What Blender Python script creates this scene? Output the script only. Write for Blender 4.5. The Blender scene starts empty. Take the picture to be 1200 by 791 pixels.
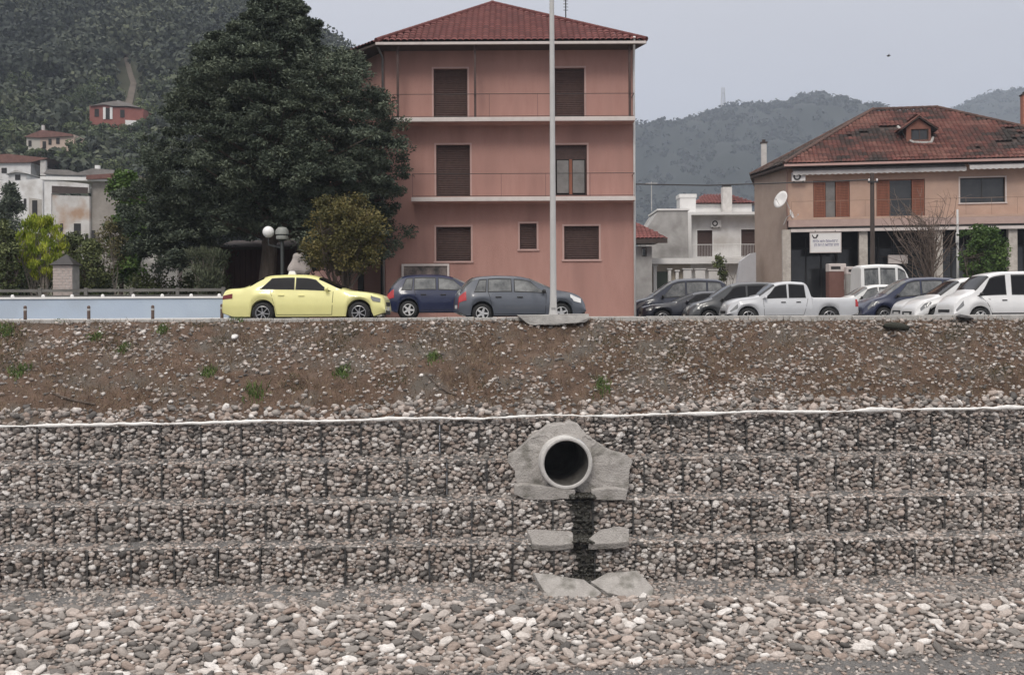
import bpy, bmesh, math, random
import numpy as np
from mathutils import Vector, Matrix, noise as mnoise

random.seed(7)
rng = np.random.default_rng(7)
sc = bpy.context.scene
col = sc.collection
R = math.radians

# ------------------------------------------------------------------ camera
F = 1214.0                 # focal length in pixels of a 1200 px wide frame
ROLL = 0.0052              # slight tilt of the hand-held camera
CX, HY, ZC = 600.0, 363.0, 0.40
cam = bpy.data.cameras.new('camera')
cam.sensor_width = 36.0
cam.lens = F / 1200 * 36
cam.shift_y = -(395.5 - HY) / 1200
cam.clip_start = 0.1
cam.clip_end = 9000
camo = bpy.data.objects.new('camera', cam)
camo.matrix_world = Matrix.Translation((0, 0, ZC)) @ Matrix.Rotation(ROLL, 4, 'Y') @ Matrix.Rotation(math.pi / 2, 4, 'X')
col.objects.link(camo)
sc.camera = camo

# ------------------------------------------------------------------ world: overcast
SUN_EL, SUN_AZ = R(46), R(196)     # azimuth clockwise from +Y: behind the camera
w = bpy.data.worlds.new('World')
sc.world = w
w.use_nodes = True
nt = w.node_tree
nt.nodes.clear()
out = nt.nodes.new('ShaderNodeOutputWorld')
sky = nt.nodes.new('ShaderNodeTexSky')
sky.sky_type = 'NISHITA'
sky.sun_disc = False
sky.sun_elevation = SUN_EL
sky.sun_rotation = SUN_AZ
bg1 = nt.nodes.new('ShaderNodeBackground')
bg1.inputs['Strength'].default_value = 0.06
nt.links.new(sky.outputs[0], bg1.inputs['Color'])
# cloud layer: an even overcast that brightens towards the zenith
tc = nt.nodes.new('ShaderNodeTexCoord')
sep = nt.nodes.new('ShaderNodeSeparateXYZ')
nt.links.new(tc.outputs['Generated'], sep.inputs[0])
mx = nt.nodes.new('ShaderNodeMath'); mx.operation = 'MAXIMUM'; mx.inputs[1].default_value = 0.0
nt.links.new(sep.outputs['Z'], mx.inputs[0])
pw = nt.nodes.new('ShaderNodeMath'); pw.operation = 'POWER'; pw.inputs[1].default_value = 2.0
nt.links.new(mx.outputs[0], pw.inputs[0])
ns = nt.nodes.new('ShaderNodeTexNoise'); ns.inputs['Scale'].default_value = 3.0; ns.inputs['Detail'].default_value = 4
nt.links.new(tc.outputs['Generated'], ns.inputs['Vector'])
ma = nt.nodes.new('ShaderNodeMath'); ma.operation = 'MULTIPLY_ADD'
ma.inputs[1].default_value = 3.2; ma.inputs[2].default_value = 0.81
nt.links.new(pw.outputs[0], ma.inputs[0])
mb_ = nt.nodes.new('ShaderNodeMath'); mb_.operation = 'MULTIPLY_ADD'; mb_.inputs[1].default_value = 0.12
nt.links.new(ns.outputs['Fac'], mb_.inputs[0]); nt.links.new(ma.outputs[0], mb_.inputs[2])
bg2 = nt.nodes.new('ShaderNodeBackground')
crp = nt.nodes.new('ShaderNodeValToRGB')       # bluish near the horizon, neutral white overhead
crp.color_ramp.elements[0].color = (0.575, 0.577, 0.632, 1); crp.color_ramp.elements[0].position = 0.15
crp.color_ramp.elements[1].color = (0.59, 0.565, 0.54, 1); crp.color_ramp.elements[1].position = 0.8
nt.links.new(mx.outputs[0], crp.inputs[0]); nt.links.new(crp.outputs[0], bg2.inputs['Color'])
nt.links.new(mb_.outputs[0], bg2.inputs['Strength'])
mixw = nt.nodes.new('ShaderNodeMixShader'); mixw.inputs[0].default_value = 0.93
nt.links.new(bg1.outputs[0], mixw.inputs[1]); nt.links.new(bg2.outputs[0], mixw.inputs[2])
nt.links.new(mixw.outputs[0], out.inputs['Surface'])

sun = bpy.data.lights.new('sun', 'SUN')
sun.energy = 1.5
sun.angle = R(18)
sun.color = (1.0, 0.94, 0.86)
suno = bpy.data.objects.new('sun', sun)
d = Vector((math.sin(SUN_AZ) * math.cos(SUN_EL), math.cos(SUN_AZ) * math.cos(SUN_EL), math.sin(SUN_EL)))
suno.rotation_euler = d.to_track_quat('Z', 'Y').to_euler()
suno.location = (0, -30, 60)
col.objects.link(suno)

sc.view_settings.view_transform = 'Standard'
sc.view_settings.look = 'None'
sc.view_settings.exposure = 0.0
sc.view_settings.gamma = 1.0
sc.view_settings.use_curve_mapping = False
sc.cycles.volume_bounces = 1

# ------------------------------------------------------------------ pixel -> place
CR, SR = math.cos(ROLL), math.sin(ROLL)
def ray(px, py):
    dx, dy = px - CX, HY - py
    return (dx * CR + dy * SR) / F, (-dx * SR + dy * CR) / F
def at(px, py, Y):
    a, b = ray(px, py)
    return Vector((a * Y, Y, ZC + b * Y))

class Face:
    """a vertical plane: origin (x, y) and direction"""
    def __init__(s, ox, oy, ang=0.0):
        s.ox, s.oy, s.dx, s.dy, s.ang = ox, oy, math.cos(ang), math.sin(ang), ang
    def uz(s, px, py):
        a, b = ray(px, py)
        u = (a * s.oy - s.ox) / (s.dx - a * s.dy)
        return u, ZC + b * (s.oy + u * s.dy)
    def rect(s, x0, y0, x1, y1):
        (u0, z1), (u1, z0) = s.uz(x0, y0), s.uz(x1, y1)
        return u0, u1, z0, z1

# ------------------------------------------------------------------ objects
def tag(o, label=None, cat=None, group=None, kind=None):
    if label: o['label'] = label
    if cat: o['category'] = cat
    if group: o['group'] = group
    if kind: o['kind'] = kind
    return o
def thing(name, label, cat, loc=(0, 0, 0), rotz=0.0, group=None):
    o = bpy.data.objects.new(name, None)
    o.empty_display_size = 0.2
    o.location = loc
    o.rotation_euler = (0, 0, rotz)
    col.objects.link(o)
    return tag(o, label, cat, group)
def link(name, me, parent=None):
    o = bpy.data.objects.new(name, me)
    if parent is not None: o.parent = parent
    col.objects.link(o)
    return o
def copy_tree(o, parent=None):
    c = o.copy()
    col.objects.link(c)
    if parent is not None: c.parent = parent
    for ch in o.children: copy_tree(ch, c)
    return c

class MB:
    def __init__(s, off=(0, 0, 0)):
        s.v, s.f, s.off = [], [], off
    def add(s, vs, fs):
        n = len(s.v)
        s.v += [tuple(p) for p in vs]
        s.f += [tuple(i + n for i in f) for f in fs]
        return s
    def bx(s, x0, x1, y0, y1, z0, z1):
        return s.add([(x0,y0,z0),(x1,y0,z0),(x1,y1,z0),(x0,y1,z0),(x0,y0,z1),(x1,y0,z1),(x1,y1,z1),(x0,y1,z1)],
                     [(0,3,2,1),(4,5,6,7),(0,1,5,4),(1,2,6,5),(2,3,7,6),(3,0,4,7)])
    def cbx(s, x0, x1, y0, y1, z0, z1, c=0.02):
        """box with chamfered vertical and top edges"""
        a = [(x0+c,y0),(x1-c,y0),(x1,y0+c),(x1,y1-c),(x1-c,y1),(x0+c,y1),(x0,y1-c),(x0,y0+c)]
        cx, cy = (x0+x1)/2, (y0+y1)/2
        def ins(p): return (p[0] + (c if p[0] < cx else -c), p[1] + (c if p[1] < cy else -c))
        vs = [(x, y, z0) for x, y in a] + [(x, y, z1 - c) for x, y in a] + [ins(p) + (z1,) for p in a]
        fs = [tuple(range(7, -1, -1)), tuple(range(16, 24))]
        for k in range(2):
            for i in range(8):
                j = (i + 1) % 8
                fs.append((k*8+i, k*8+j, k*8+8+j, k*8+8+i))
        return s.add(vs, fs)
    def quad(s, a, b, c, d): return s.add([a, b, c, d], [(0, 1, 2, 3)])
    def poly(s, pts): return s.add(pts, [tuple(range(len(pts)))])
    def prism(s, pts, vec):
        """closed prism: polygon pts swept by vec"""
        n = len(pts)
        v2 = [(p[0]+vec[0], p[1]+vec[1], p[2]+vec[2]) for p in pts]
        return s.add(list(pts) + v2, [tuple(range(n))[::-1], tuple(range(n, 2*n))] + [(i, (i+1) % n, n+(i+1) % n, n+i) for i in range(n)])
    def tube(s, path, rad, n=8, cap=True):
        path = [Vector(p) for p in path]
        if not hasattr(rad, '__len__'): rad = [rad] * len(path)
        vs, fs = [], []
        for i, p in enumerate(path):
            t = (path[min(i+1, len(path)-1)] - path[max(i-1, 0)])
            t = t.normalized() if t.length > 1e-9 else Vector((0, 0, 1))
            a = Vector((0, 1, 0)) if abs(t.y) < 0.9 else Vector((1, 0, 0))
            e1 = t.cross(a).normalized(); e2 = t.cross(e1)
            for k in range(n):
                q = 2 * math.pi * k / n
                vs.append(p + (e1 * math.cos(q) + e2 * math.sin(q)) * rad[i])
        for i in range(len(path) - 1):
            for k in range(n):
                j = (k + 1) % n
                fs.append((i*n+k, i*n+j, (i+1)*n+j, (i+1)*n+k))
        if cap:
            fs.append(tuple(range(n))[::-1]); fs.append(tuple(range((len(path)-1)*n, len(path)*n)))
        return s.add(vs, fs)
    def lathe(s, prof, n=16, axis='Z', c=(0, 0, 0)):
        """prof: (radius, height) pairs"""
        vs, fs = [], []
        for r, h in prof:
            for k in range(n):
                q = 2 * math.pi * k / n
                x, y = r * math.cos(q), r * math.sin(q)
                p = (x, y, h) if axis == 'Z' else ((x, h, y) if axis == 'Y' else (h, x, y))
                vs.append((p[0]+c[0], p[1]+c[1], p[2]+c[2]))
        for i in range(len(prof) - 1):
            for k in range(n):
                j = (k + 1) % n
                fs.append((i*n+k, i*n+j, (i+1)*n+j, (i+1)*n+k))
        return s.add(vs, fs)
    def ball(s, c, r, n=12, m=8, jit=0.0, sc_=(1, 1, 1)):
        prof = []
        vs, fs = [], []
        for i in range(m + 1):
            th = math.pi * i / m
            for k in range(n):
                q = 2 * math.pi * k / n
                k_ = r * (1 + jit * (random.random() - .5))
                vs.append((c[0]+k_*math.sin(th)*math.cos(q)*sc_[0], c[1]+k_*math.sin(th)*math.sin(q)*sc_[1], c[2]-k_*math.cos(th)*sc_[2]))
        for i in range(m):
            for k in range(n):
                j = (k + 1) % n
                fs.append((i*n+k, i*n+j, (i+1)*n+j, (i+1)*n+k))
        return s.add(vs, fs)
    def build(s, name, mat, parent=None, smooth=False, kind=None, bevel=0.0):
        me = bpy.data.meshes.new(name)
        o = s.off
        vs = [(x - o[0], y - o[1], z - o[2]) for x, y, z in s.v] if any(o) else s.v
        me.from_pydata(vs, [], s.f)
        bm = bmesh.new(); bm.from_mesh(me)
        bmesh.ops.recalc_face_normals(bm, faces=bm.faces)
        bm.to_mesh(me); bm.free()
        if smooth: me.shade_smooth()
        me.materials.append(mat)
        ob = link(name, me, parent)
        if bevel:
            md = ob.modifiers.new('bevel', 'BEVEL'); md.width = bevel; md.segments = 2; md.limit_method = 'ANGLE'
        return tag(ob, kind=kind)

def np_mesh(name, V, quads=None, tris=None, mat=None, parent=None, smooth=False, attr=None, kind=None):
    me = bpy.data.meshes.new(name)
    V = np.ascontiguousarray(V, dtype=np.float32)
    parts, tot = [], []
    if quads is not None and len(quads): parts.append(quads.reshape(-1)); tot.append(np.full(len(quads), 4))
    if tris is not None and len(tris): parts.append(tris.reshape(-1)); tot.append(np.full(len(tris), 3))
    li = np.concatenate(parts).astype(np.int32); tt = np.concatenate(tot).astype(np.int32)
    st = np.concatenate([[0], np.cumsum(tt)[:-1]]).astype(np.int32)
    me.vertices.add(len(V)); me.vertices.foreach_set('co', V.reshape(-1))
    me.loops.add(len(li)); me.loops.foreach_set('vertex_index', li)
    me.polygons.add(len(tt)); me.polygons.foreach_set('loop_start', st)
    me.polygons.foreach_set('loop_total', tt)
    me.update(calc_edges=True)
    if attr is not None:
        a = me.attributes.new('tint', 'FLOAT', 'POINT')
        a.data.foreach_set('value', np.ascontiguousarray(attr, dtype=np.float32))
    if smooth: me.shade_smooth()
    if mat: me.materials.append(mat)
    o = link(name, me, parent)
    return tag(o, kind=kind)

def grid_mesh(name, P, mat, parent=None, smooth=True, kind=None):
    """P: array (m, n, 3)"""
    m, n = P.shape[:2]
    i = np.arange(m * n).reshape(m, n)
    q = np.stack([i[:-1, :-1], i[:-1, 1:], i[1:, 1:], i[1:, :-1]], -1).reshape(-1, 4)
    return np_mesh(name, P.reshape(-1, 3), q, None, mat, parent, smooth, None, kind)

# ------------------------------------------------------------------ materials
def mat(name, c, rough=0.8, c2=None, scale=4.0, bump=0.0, bscale=None, metal=0.0, spec=0.4, coat=0.0, c3=None, scale3=0.6, detail=5, stretch=None, coords='Object'):
    m = bpy.data.materials.new(name); m.use_nodes = True
    t = m.node_tree; b = t.nodes['Principled BSDF']
    b.inputs['Base Color'].default_value = (*c, 1); b.inputs['Roughness'].default_value = rough
    b.inputs['Metallic'].default_value = metal; b.inputs['Specular IOR Level'].default_value = spec
    b.inputs['Coat Weight'].default_value = coat
    if coat: b.inputs['Coat Roughness'].default_value = 0.06
    tcn = t.nodes.new('ShaderNodeTexCoord'); vec = tcn.outputs[coords]
    if stretch:
        mp = t.nodes.new('ShaderNodeMapping'); mp.inputs['Scale'].default_value = stretch
        t.links.new(vec, mp.inputs['Vector']); vec = mp.outputs[0]
    colr = None
    if c2:
        n = t.nodes.new('ShaderNodeTexNoise'); n.inputs['Scale'].default_value = scale; n.inputs['Detail'].default_value = detail; n.inputs['Roughness'].default_value = 0.65
        t.links.new(vec, n.inputs['Vector'])
        r = t.nodes.new('ShaderNodeValToRGB')
        r.color_ramp.elements[0].position = 0.34; r.color_ramp.elements[0].color = (*c, 1)
        r.color_ramp.elements[1].position = 0.68; r.color_ramp.elements[1].color = (*c2, 1)
        t.links.new(n.outputs['Fac'], r.inputs[0]); colr = r.outputs[0]
        if c3:
            n3 = t.nodes.new('ShaderNodeTexNoise'); n3.inputs['Scale'].default_value = scale3; n3.inputs['Detail'].default_value = 6
            t.links.new(vec, n3.inputs['Vector'])
            r3 = t.nodes.new('ShaderNodeValToRGB'); r3.color_ramp.elements[0].position = 0.5; r3.color_ramp.elements[1].position = 0.66
            r3.color_ramp.elements[0].color = (0, 0, 0, 1); r3.color_ramp.elements[1].color = (1, 1, 1, 1)
            t.links.new(n3.outputs['Fac'], r3.inputs[0])
            mxn = t.nodes.new('ShaderNodeMix'); mxn.data_type = 'RGBA'
            t.links.new(r3.outputs[0], mxn.inputs[0]); t.links.new(colr, mxn.inputs[6]); mxn.inputs[7].default_value = (*c3, 1)
            colr = mxn.outputs[2]
        t.links.new(colr, b.inputs['Base Color'])
    if bump:
        nb = t.nodes.new('ShaderNodeTexNoise'); nb.inputs['Scale'].default_value = bscale or scale * 4; nb.inputs['Detail'].default_value = 6
        t.links.new(vec, nb.inputs['Vector'])
        bp = t.nodes.new('ShaderNodeBump'); bp.inputs['Strength'].default_value = bump; bp.inputs['Distance'].default_value = 0.05
        t.links.new(nb.outputs['Fac'], bp.inputs['Height']); t.links.new(bp.outputs[0], b.inputs['Normal'])
    return m

def ramp_mat(name, stops, src='attr', rough=0.85, nscale=9.0, amount=0.35, bump=0.3, spec=0.3, dark=None):
    """colour picked per piece (object random or the mesh attribute tint), mottled by noise"""
    m = bpy.data.materials.new(name); m.use_nodes = True
    t = m.node_tree; b = t.nodes['Principled BSDF']
    b.inputs['Roughness'].default_value = rough; b.inputs['Specular IOR Level'].default_value = spec
    if src == 'attr':
        s = t.nodes.new('ShaderNodeAttribute'); s.attribute_name = 'tint'; so = s.outputs['Fac']
    else:
        s = t.nodes.new('ShaderNodeObjectInfo'); so = s.outputs['Random']
    r = t.nodes.new('ShaderNodeValToRGB')
    els = r.color_ramp.elements
    els[0].position = stops[0][0]; els[0].color = (*stops[0][1], 1)
    els[1].position = stops[-1][0]; els[1].color = (*stops[-1][1], 1)
    for p, c in stops[1:-1]:
        e = els.new(p); e.color = (*c, 1)
    t.links.new(so, r.inputs[0])
    tcn = t.nodes.new('ShaderNodeTexCoord')
    n = t.nodes.new('ShaderNodeTexNoise'); n.inputs['Scale'].default_value = nscale; n.inputs['Detail'].default_value = 5
    if src != 'attr':
        va = t.nodes.new('ShaderNodeVectorMath'); va.operation = 'ADD'
        t.links.new(tcn.outputs['Object'], va.inputs[0]); t.links.new(s.outputs['Location'], va.inputs[1])
        t.links.new(va.outputs[0], n.inputs['Vector'])
    else:
        t.links.new(tcn.outputs['Object'], n.inputs['Vector'])
    mr = t.nodes.new('ShaderNodeMapRange'); mr.inputs[1].default_value = 0.3; mr.inputs[2].default_value = 0.7
    mr.inputs[3].default_value = 1 - amount; mr.inputs[4].default_value = 1 + amount
    t.links.new(n.outputs['Fac'], mr.inputs[0])
    mu = t.nodes.new('ShaderNodeVectorMath'); mu.operation = 'SCALE'
    t.links.new(r.outputs[0], mu.inputs[0]); t.links.new(mr.outputs[0], mu.inputs['Scale'])
    t.links.new(mu.outputs[0], b.inputs['Base Color'])
    if bump:
        bp = t.nodes.new('ShaderNodeBump'); bp.inputs['Strength'].default_value = bump; bp.inputs['Distance'].default_value = 0.03
        t.links.new(n.outputs['Fac'], bp.inputs['Height']); t.links.new(bp.outputs[0], b.inputs['Normal'])
    return m

STONE_STOPS = [(0.0, (.10,.093,.088)), (0.12, (.18,.166,.155)), (0.28, (.30,.275,.255)), (0.42, (.27,.212,.18)), (0.54, (.43,.395,.368)),
               (0.68, (.41,.34,.30)), (0.82, (.55,.515,.485)), (1.0, (.67,.64,.615))]
M = {}
M['stone_o'] = ramp_mat('river_stone', STONE_STOPS, 'obj', nscale=3.0, amount=.22)
M['stone_a'] = ramp_mat('river_stone_small', STONE_STOPS, 'attr', nscale=9.0, amount=.25)
M['stone_wet'] = mat('wet_algae_stone', (.022,.022,.018), .35, (.05,.046,.036), 6, .5, spec=.5)
M['core'] = mat('packed_rubble', (.14,.128,.118), .95, (.28,.255,.235), 14, .8)
M['gravel'] = mat('grey_gravel', (.125,.121,.118), .95, (.26,.25,.244), 22, 1.0, 60)
M['soil'] = mat('brown_soil', (.07,.046,.033), .95, (.155,.102,.073), 2.6, 1.0, 22, c3=(.115,.10,.085), scale3=.9, detail=8)
M['asphalt'] = mat('asphalt', (.10,.10,.10), .9, (.15,.148,.145), 9, .4, 60)
M['kerb'] = mat('kerb_concrete', (.36,.35,.335), .9, (.5,.485,.46), 5, .5, 40)
M['conc'] = mat('weathered_concrete', (.315,.295,.278), .9, (.42,.397,.375), 3.5, .8, 24, c3=(.20,.19,.17), scale3=2.6)
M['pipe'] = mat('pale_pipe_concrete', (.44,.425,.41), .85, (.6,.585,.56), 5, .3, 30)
M['pipe_in'] = mat('dark_pipe_inside', (.07,.066,.06), .85, (.13,.122,.112), 3, .4, 20)  # bore coloured darker than the outside of the pipe
M['fabric'] = mat('white_geotextile', (.66,.65,.63), .9, (.85,.84,.82), 6, .3, 30)
M['wire'] = mat('galvanised_wire', (.10,.10,.10), .6, metal=.5)
# ------------------------------------------------------------------ stone kit
def hull_stone(seed, n=16):
    rs = np.random.default_rng(seed)
    bm = bmesh.new()
    for i in range(n):
        z = 1 - 2 * (i + .5) / n
        a = i * 2.39996 + rs.uniform(-.35, .35)
        q = math.sqrt(max(0, 1 - z * z)); k = rs.uniform(.82, 1.12)
        v = Vector((q * math.cos(a) * k, q * math.sin(a) * k, z * k))
        # squarish pebbles
        v = Vector([math.copysign(abs(c) ** .85, c) for c in v])
        bm.verts.new(v)
    r = bmesh.ops.convex_hull(bm, input=bm.verts)
    bmesh.ops.triangulate(bm, faces=bm.faces)
    bad = [v for v in bm.verts if not v.link_faces]
    bmesh.ops.delete(bm, geom=bad, context='VERTS')
    bmesh.ops.recalc_face_normals(bm, faces=bm.faces)
    me = bpy.data.meshes.new('stone'); bm.to_mesh(me); bm.free()
    if seed % 2: me.shade_smooth()
    return me
STONES = [hull_stone(100 + i, 16) for i in range(16)]
for me in STONES: me.materials.append(M['stone_o'])
WET = []
for me in STONES[:6]:
    c = me.copy(); c.materials.clear(); c.materials.append(M['stone_wet']); WET.append(c)
BASES = []
for i in range(5):
    me = hull_stone(300 + i, 12)
    V = np.empty(len(me.vertices) * 3, np.float32); me.vertices.foreach_get('co', V)
    T = np.array([list(p.vertices) for p in me.polygons])
    BASES.append((V.reshape(-1, 3), T))

def rots(n, tilt, spin=None):
    """random rotation matrices: spin about z, limited tilt"""
    a = rng.uniform(0, 2 * np.pi, n) if spin is None else rng.normal(0, spin, n); b = rng.normal(0, tilt, n); g = rng.normal(0, tilt, n)
    ca, sa, cb, sb, cg, sg = np.cos(a), np.sin(a), np.cos(b), np.sin(b), np.cos(g), np.sin(g)
    z = np.zeros(n); o = np.ones(n)
    Rz = np.stack([ca, -sa, z, sa, ca, z, z, z, o], -1).reshape(n, 3, 3)
    Rx = np.stack([o, z, z, z, cb, -sb, z, sb, cb], -1).reshape(n, 3, 3)
    Ry = np.stack([cg, z, sg, z, o, z, -sg, z, cg], -1).reshape(n, 3, 3)
    return Rx @ Ry @ Rz

def stone_field(name, pos, size, parent=None, tilt=.3, m=None, tint=None, kind='stuff', spin=None):
    pos = np.asarray(pos, float); size = np.asarray(size, float); n = len(pos)
    if tint is None: tint = rng.uniform(0, 1, n)
    RR = rots(n, tilt, spin)
    Vs, Ts, As, off = [], [], [], 0
    pick = rng.integers(0, len(BASES), n)
    for b, (V, T) in enumerate(BASES):
        ix = np.where(pick == b)[0]
        if not len(ix): continue
        P = V[None] * size[ix][:, None, :]
        P = np.einsum('nij,nvj->nvi', RR[ix], P) + pos[ix][:, None, :]
        Vs.append(P.reshape(-1, 3)); k = len(V)
        Ts.append((T[None] + (np.arange(len(ix)) * k)[:, None, None] + off).reshape(-1, 3)); off += k * len(ix)
        As.append(np.repeat(tint[ix], k))
    return np_mesh(name, np.concatenate(Vs), None, np.concatenate(Ts), m or M['stone_a'], parent, False, np.concatenate(As), kind)

def stone_obj(parent, p, s, tilt=.25, wet=False, upright=False):
    o = bpy.data.objects.new('stone', random.choice(WET if wet else STONES))
    o.parent = parent; o.location = p; o.scale = s
    o.rotation_euler = (random.gauss(0, tilt), random.gauss(0, tilt * (2.0 if upright else 1)), random.uniform(0, 6.28) if not upright else random.gauss(0, .45))
    col.objects.link(o)
    return o

# ------------------------------------------------------------------ stepped gabion wall
ANG = math.atan(.07)
UD = np.array([math.cos(ANG), math.sin(ANG)])
#       Y0      py at px 0 / 600 / 1200 : top,             bottom                 first joint px
TIERS = [(26.65, (500.4, 489.5, 478.0), (541.0, 536.0, 525.0), 43.8, 'top'),
         (26.10, (544.0, 539.0, 531.0), (589.0, 581.5, 572.6), 42.6, 'second'),
         (25.55, (593.0, 585.6, 577.5), (638.0, 632.0, 621.0), 62.9, 'third'),
         (25.00, (643.6, 637.0, 626.0), (691.0, 683.0, 673.0), 50.7, 'bottom')]
tiers = []
for Y0, top, bot, jp, nm in TIERS:
    fc = Face(0, Y0, ANG)
    pu = []
    zz = []
    for row in (top, bot):
        p = [fc.uz(px, y) for px, y in zip((0, 600, 1200), row)]
        k = np.polyfit([q[0] for q in p], [q[1] for q in p], 1)
        zz.append(k)
    tiers.append(dict(fc=fc, top=zz[0], bot=zz[1], u0=fc.uz(jp, top[0])[0], name=nm, Y0=Y0))
PIPE_C = (664.0, 543.0)
PIPE_Y = 25.62
PIPE = at(PIPE_C[0], PIPE_C[1], PIPE_Y)

def pack(W, H, sizes, tries):
    """ellipses thrown into a W x H face, big ones first"""
    P = np.zeros((0, 4))
    for (a0, a1, q0, q1), t in zip(sizes, tries):
        for _ in range(t):
            a = random.uniform(a0, a1); b = a * random.uniform(q0, q1)
            x = random.uniform(a * .5, W - a * .5); z = random.uniform(b * .85, H - b * .85)
            if len(P):
                dd = np.hypot((P[:, 0] - x) / (P[:, 2] + a), (P[:, 1] - z) / (P[:, 3] + b))
                if dd.min() < .84: continue
            P = np.vstack([P, (x, z, a, b)])
    return P

def in_headwall(px_u, z):
    return math.hypot(px_u - PIPE.x, z - PIPE.z) < .74

def wet_at(x, z):
    # stain under the outlet, narrowing downwards, ragged
    if z > PIPE.z - .6: return False
    c = PIPE.x + .40 + .05 * math.sin(z * 5)
    h = (.34 if z > -4.4 else .24) + .12 * mnoise.noise((z * 2.3, 4, 1)) + (.12 if z < -5.95 else 0)
    return abs(x - c) < h + random.uniform(-.08, .08)

ORD = ['first', 'second', 'third', 'fourth', 'fifth', 'sixth', 'seventh', 'eighth', 'ninth', 'tenth', 'eleventh', 'twelfth', 'thirteenth', 'fourteenth', 'fifteenth', 'sixteenth', 'seventeenth', 'eighteenth', 'nineteenth', 'twentieth']
def basket_label(tier, um):
    d = um - PIPE.x
    if abs(d) <= .5: return 'gabion basket of river stones directly in line with the drain pipe, %s tier' % tier
    return 'gabion basket of river stones, %s to the %s of the drain pipe, %s tier' % (ORD[int(abs(d) - .5)], 'left' if d < 0 else 'right', tier)
def frame_mesh(H):
    mb = MB()
    r = .0065
    for x in (.012, .988):
        mb.tube([(x, -.012, 0), (x, -.012, H)], .008, 5)
        mb.tube([(x, .9, 0), (x, .9, H)], r, 5)
    for z in (.0, H):
        mb.tube([(0, -.012, z), (1, -.012, z)], r, 5)
        for x in (.012, .988): mb.tube([(x, -.012, z), (x, .9, z)], r, 5)
    for k in range(1, 4):
        mb.tube([(k * .25, -.014, 0), (k * .25, -.014, H)], .0025, 3, False)
        mb.tube([(0, -.014, H * k / 4), (1, -.014, H * k / 4)], .0025, 3, False)
    return mb
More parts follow.
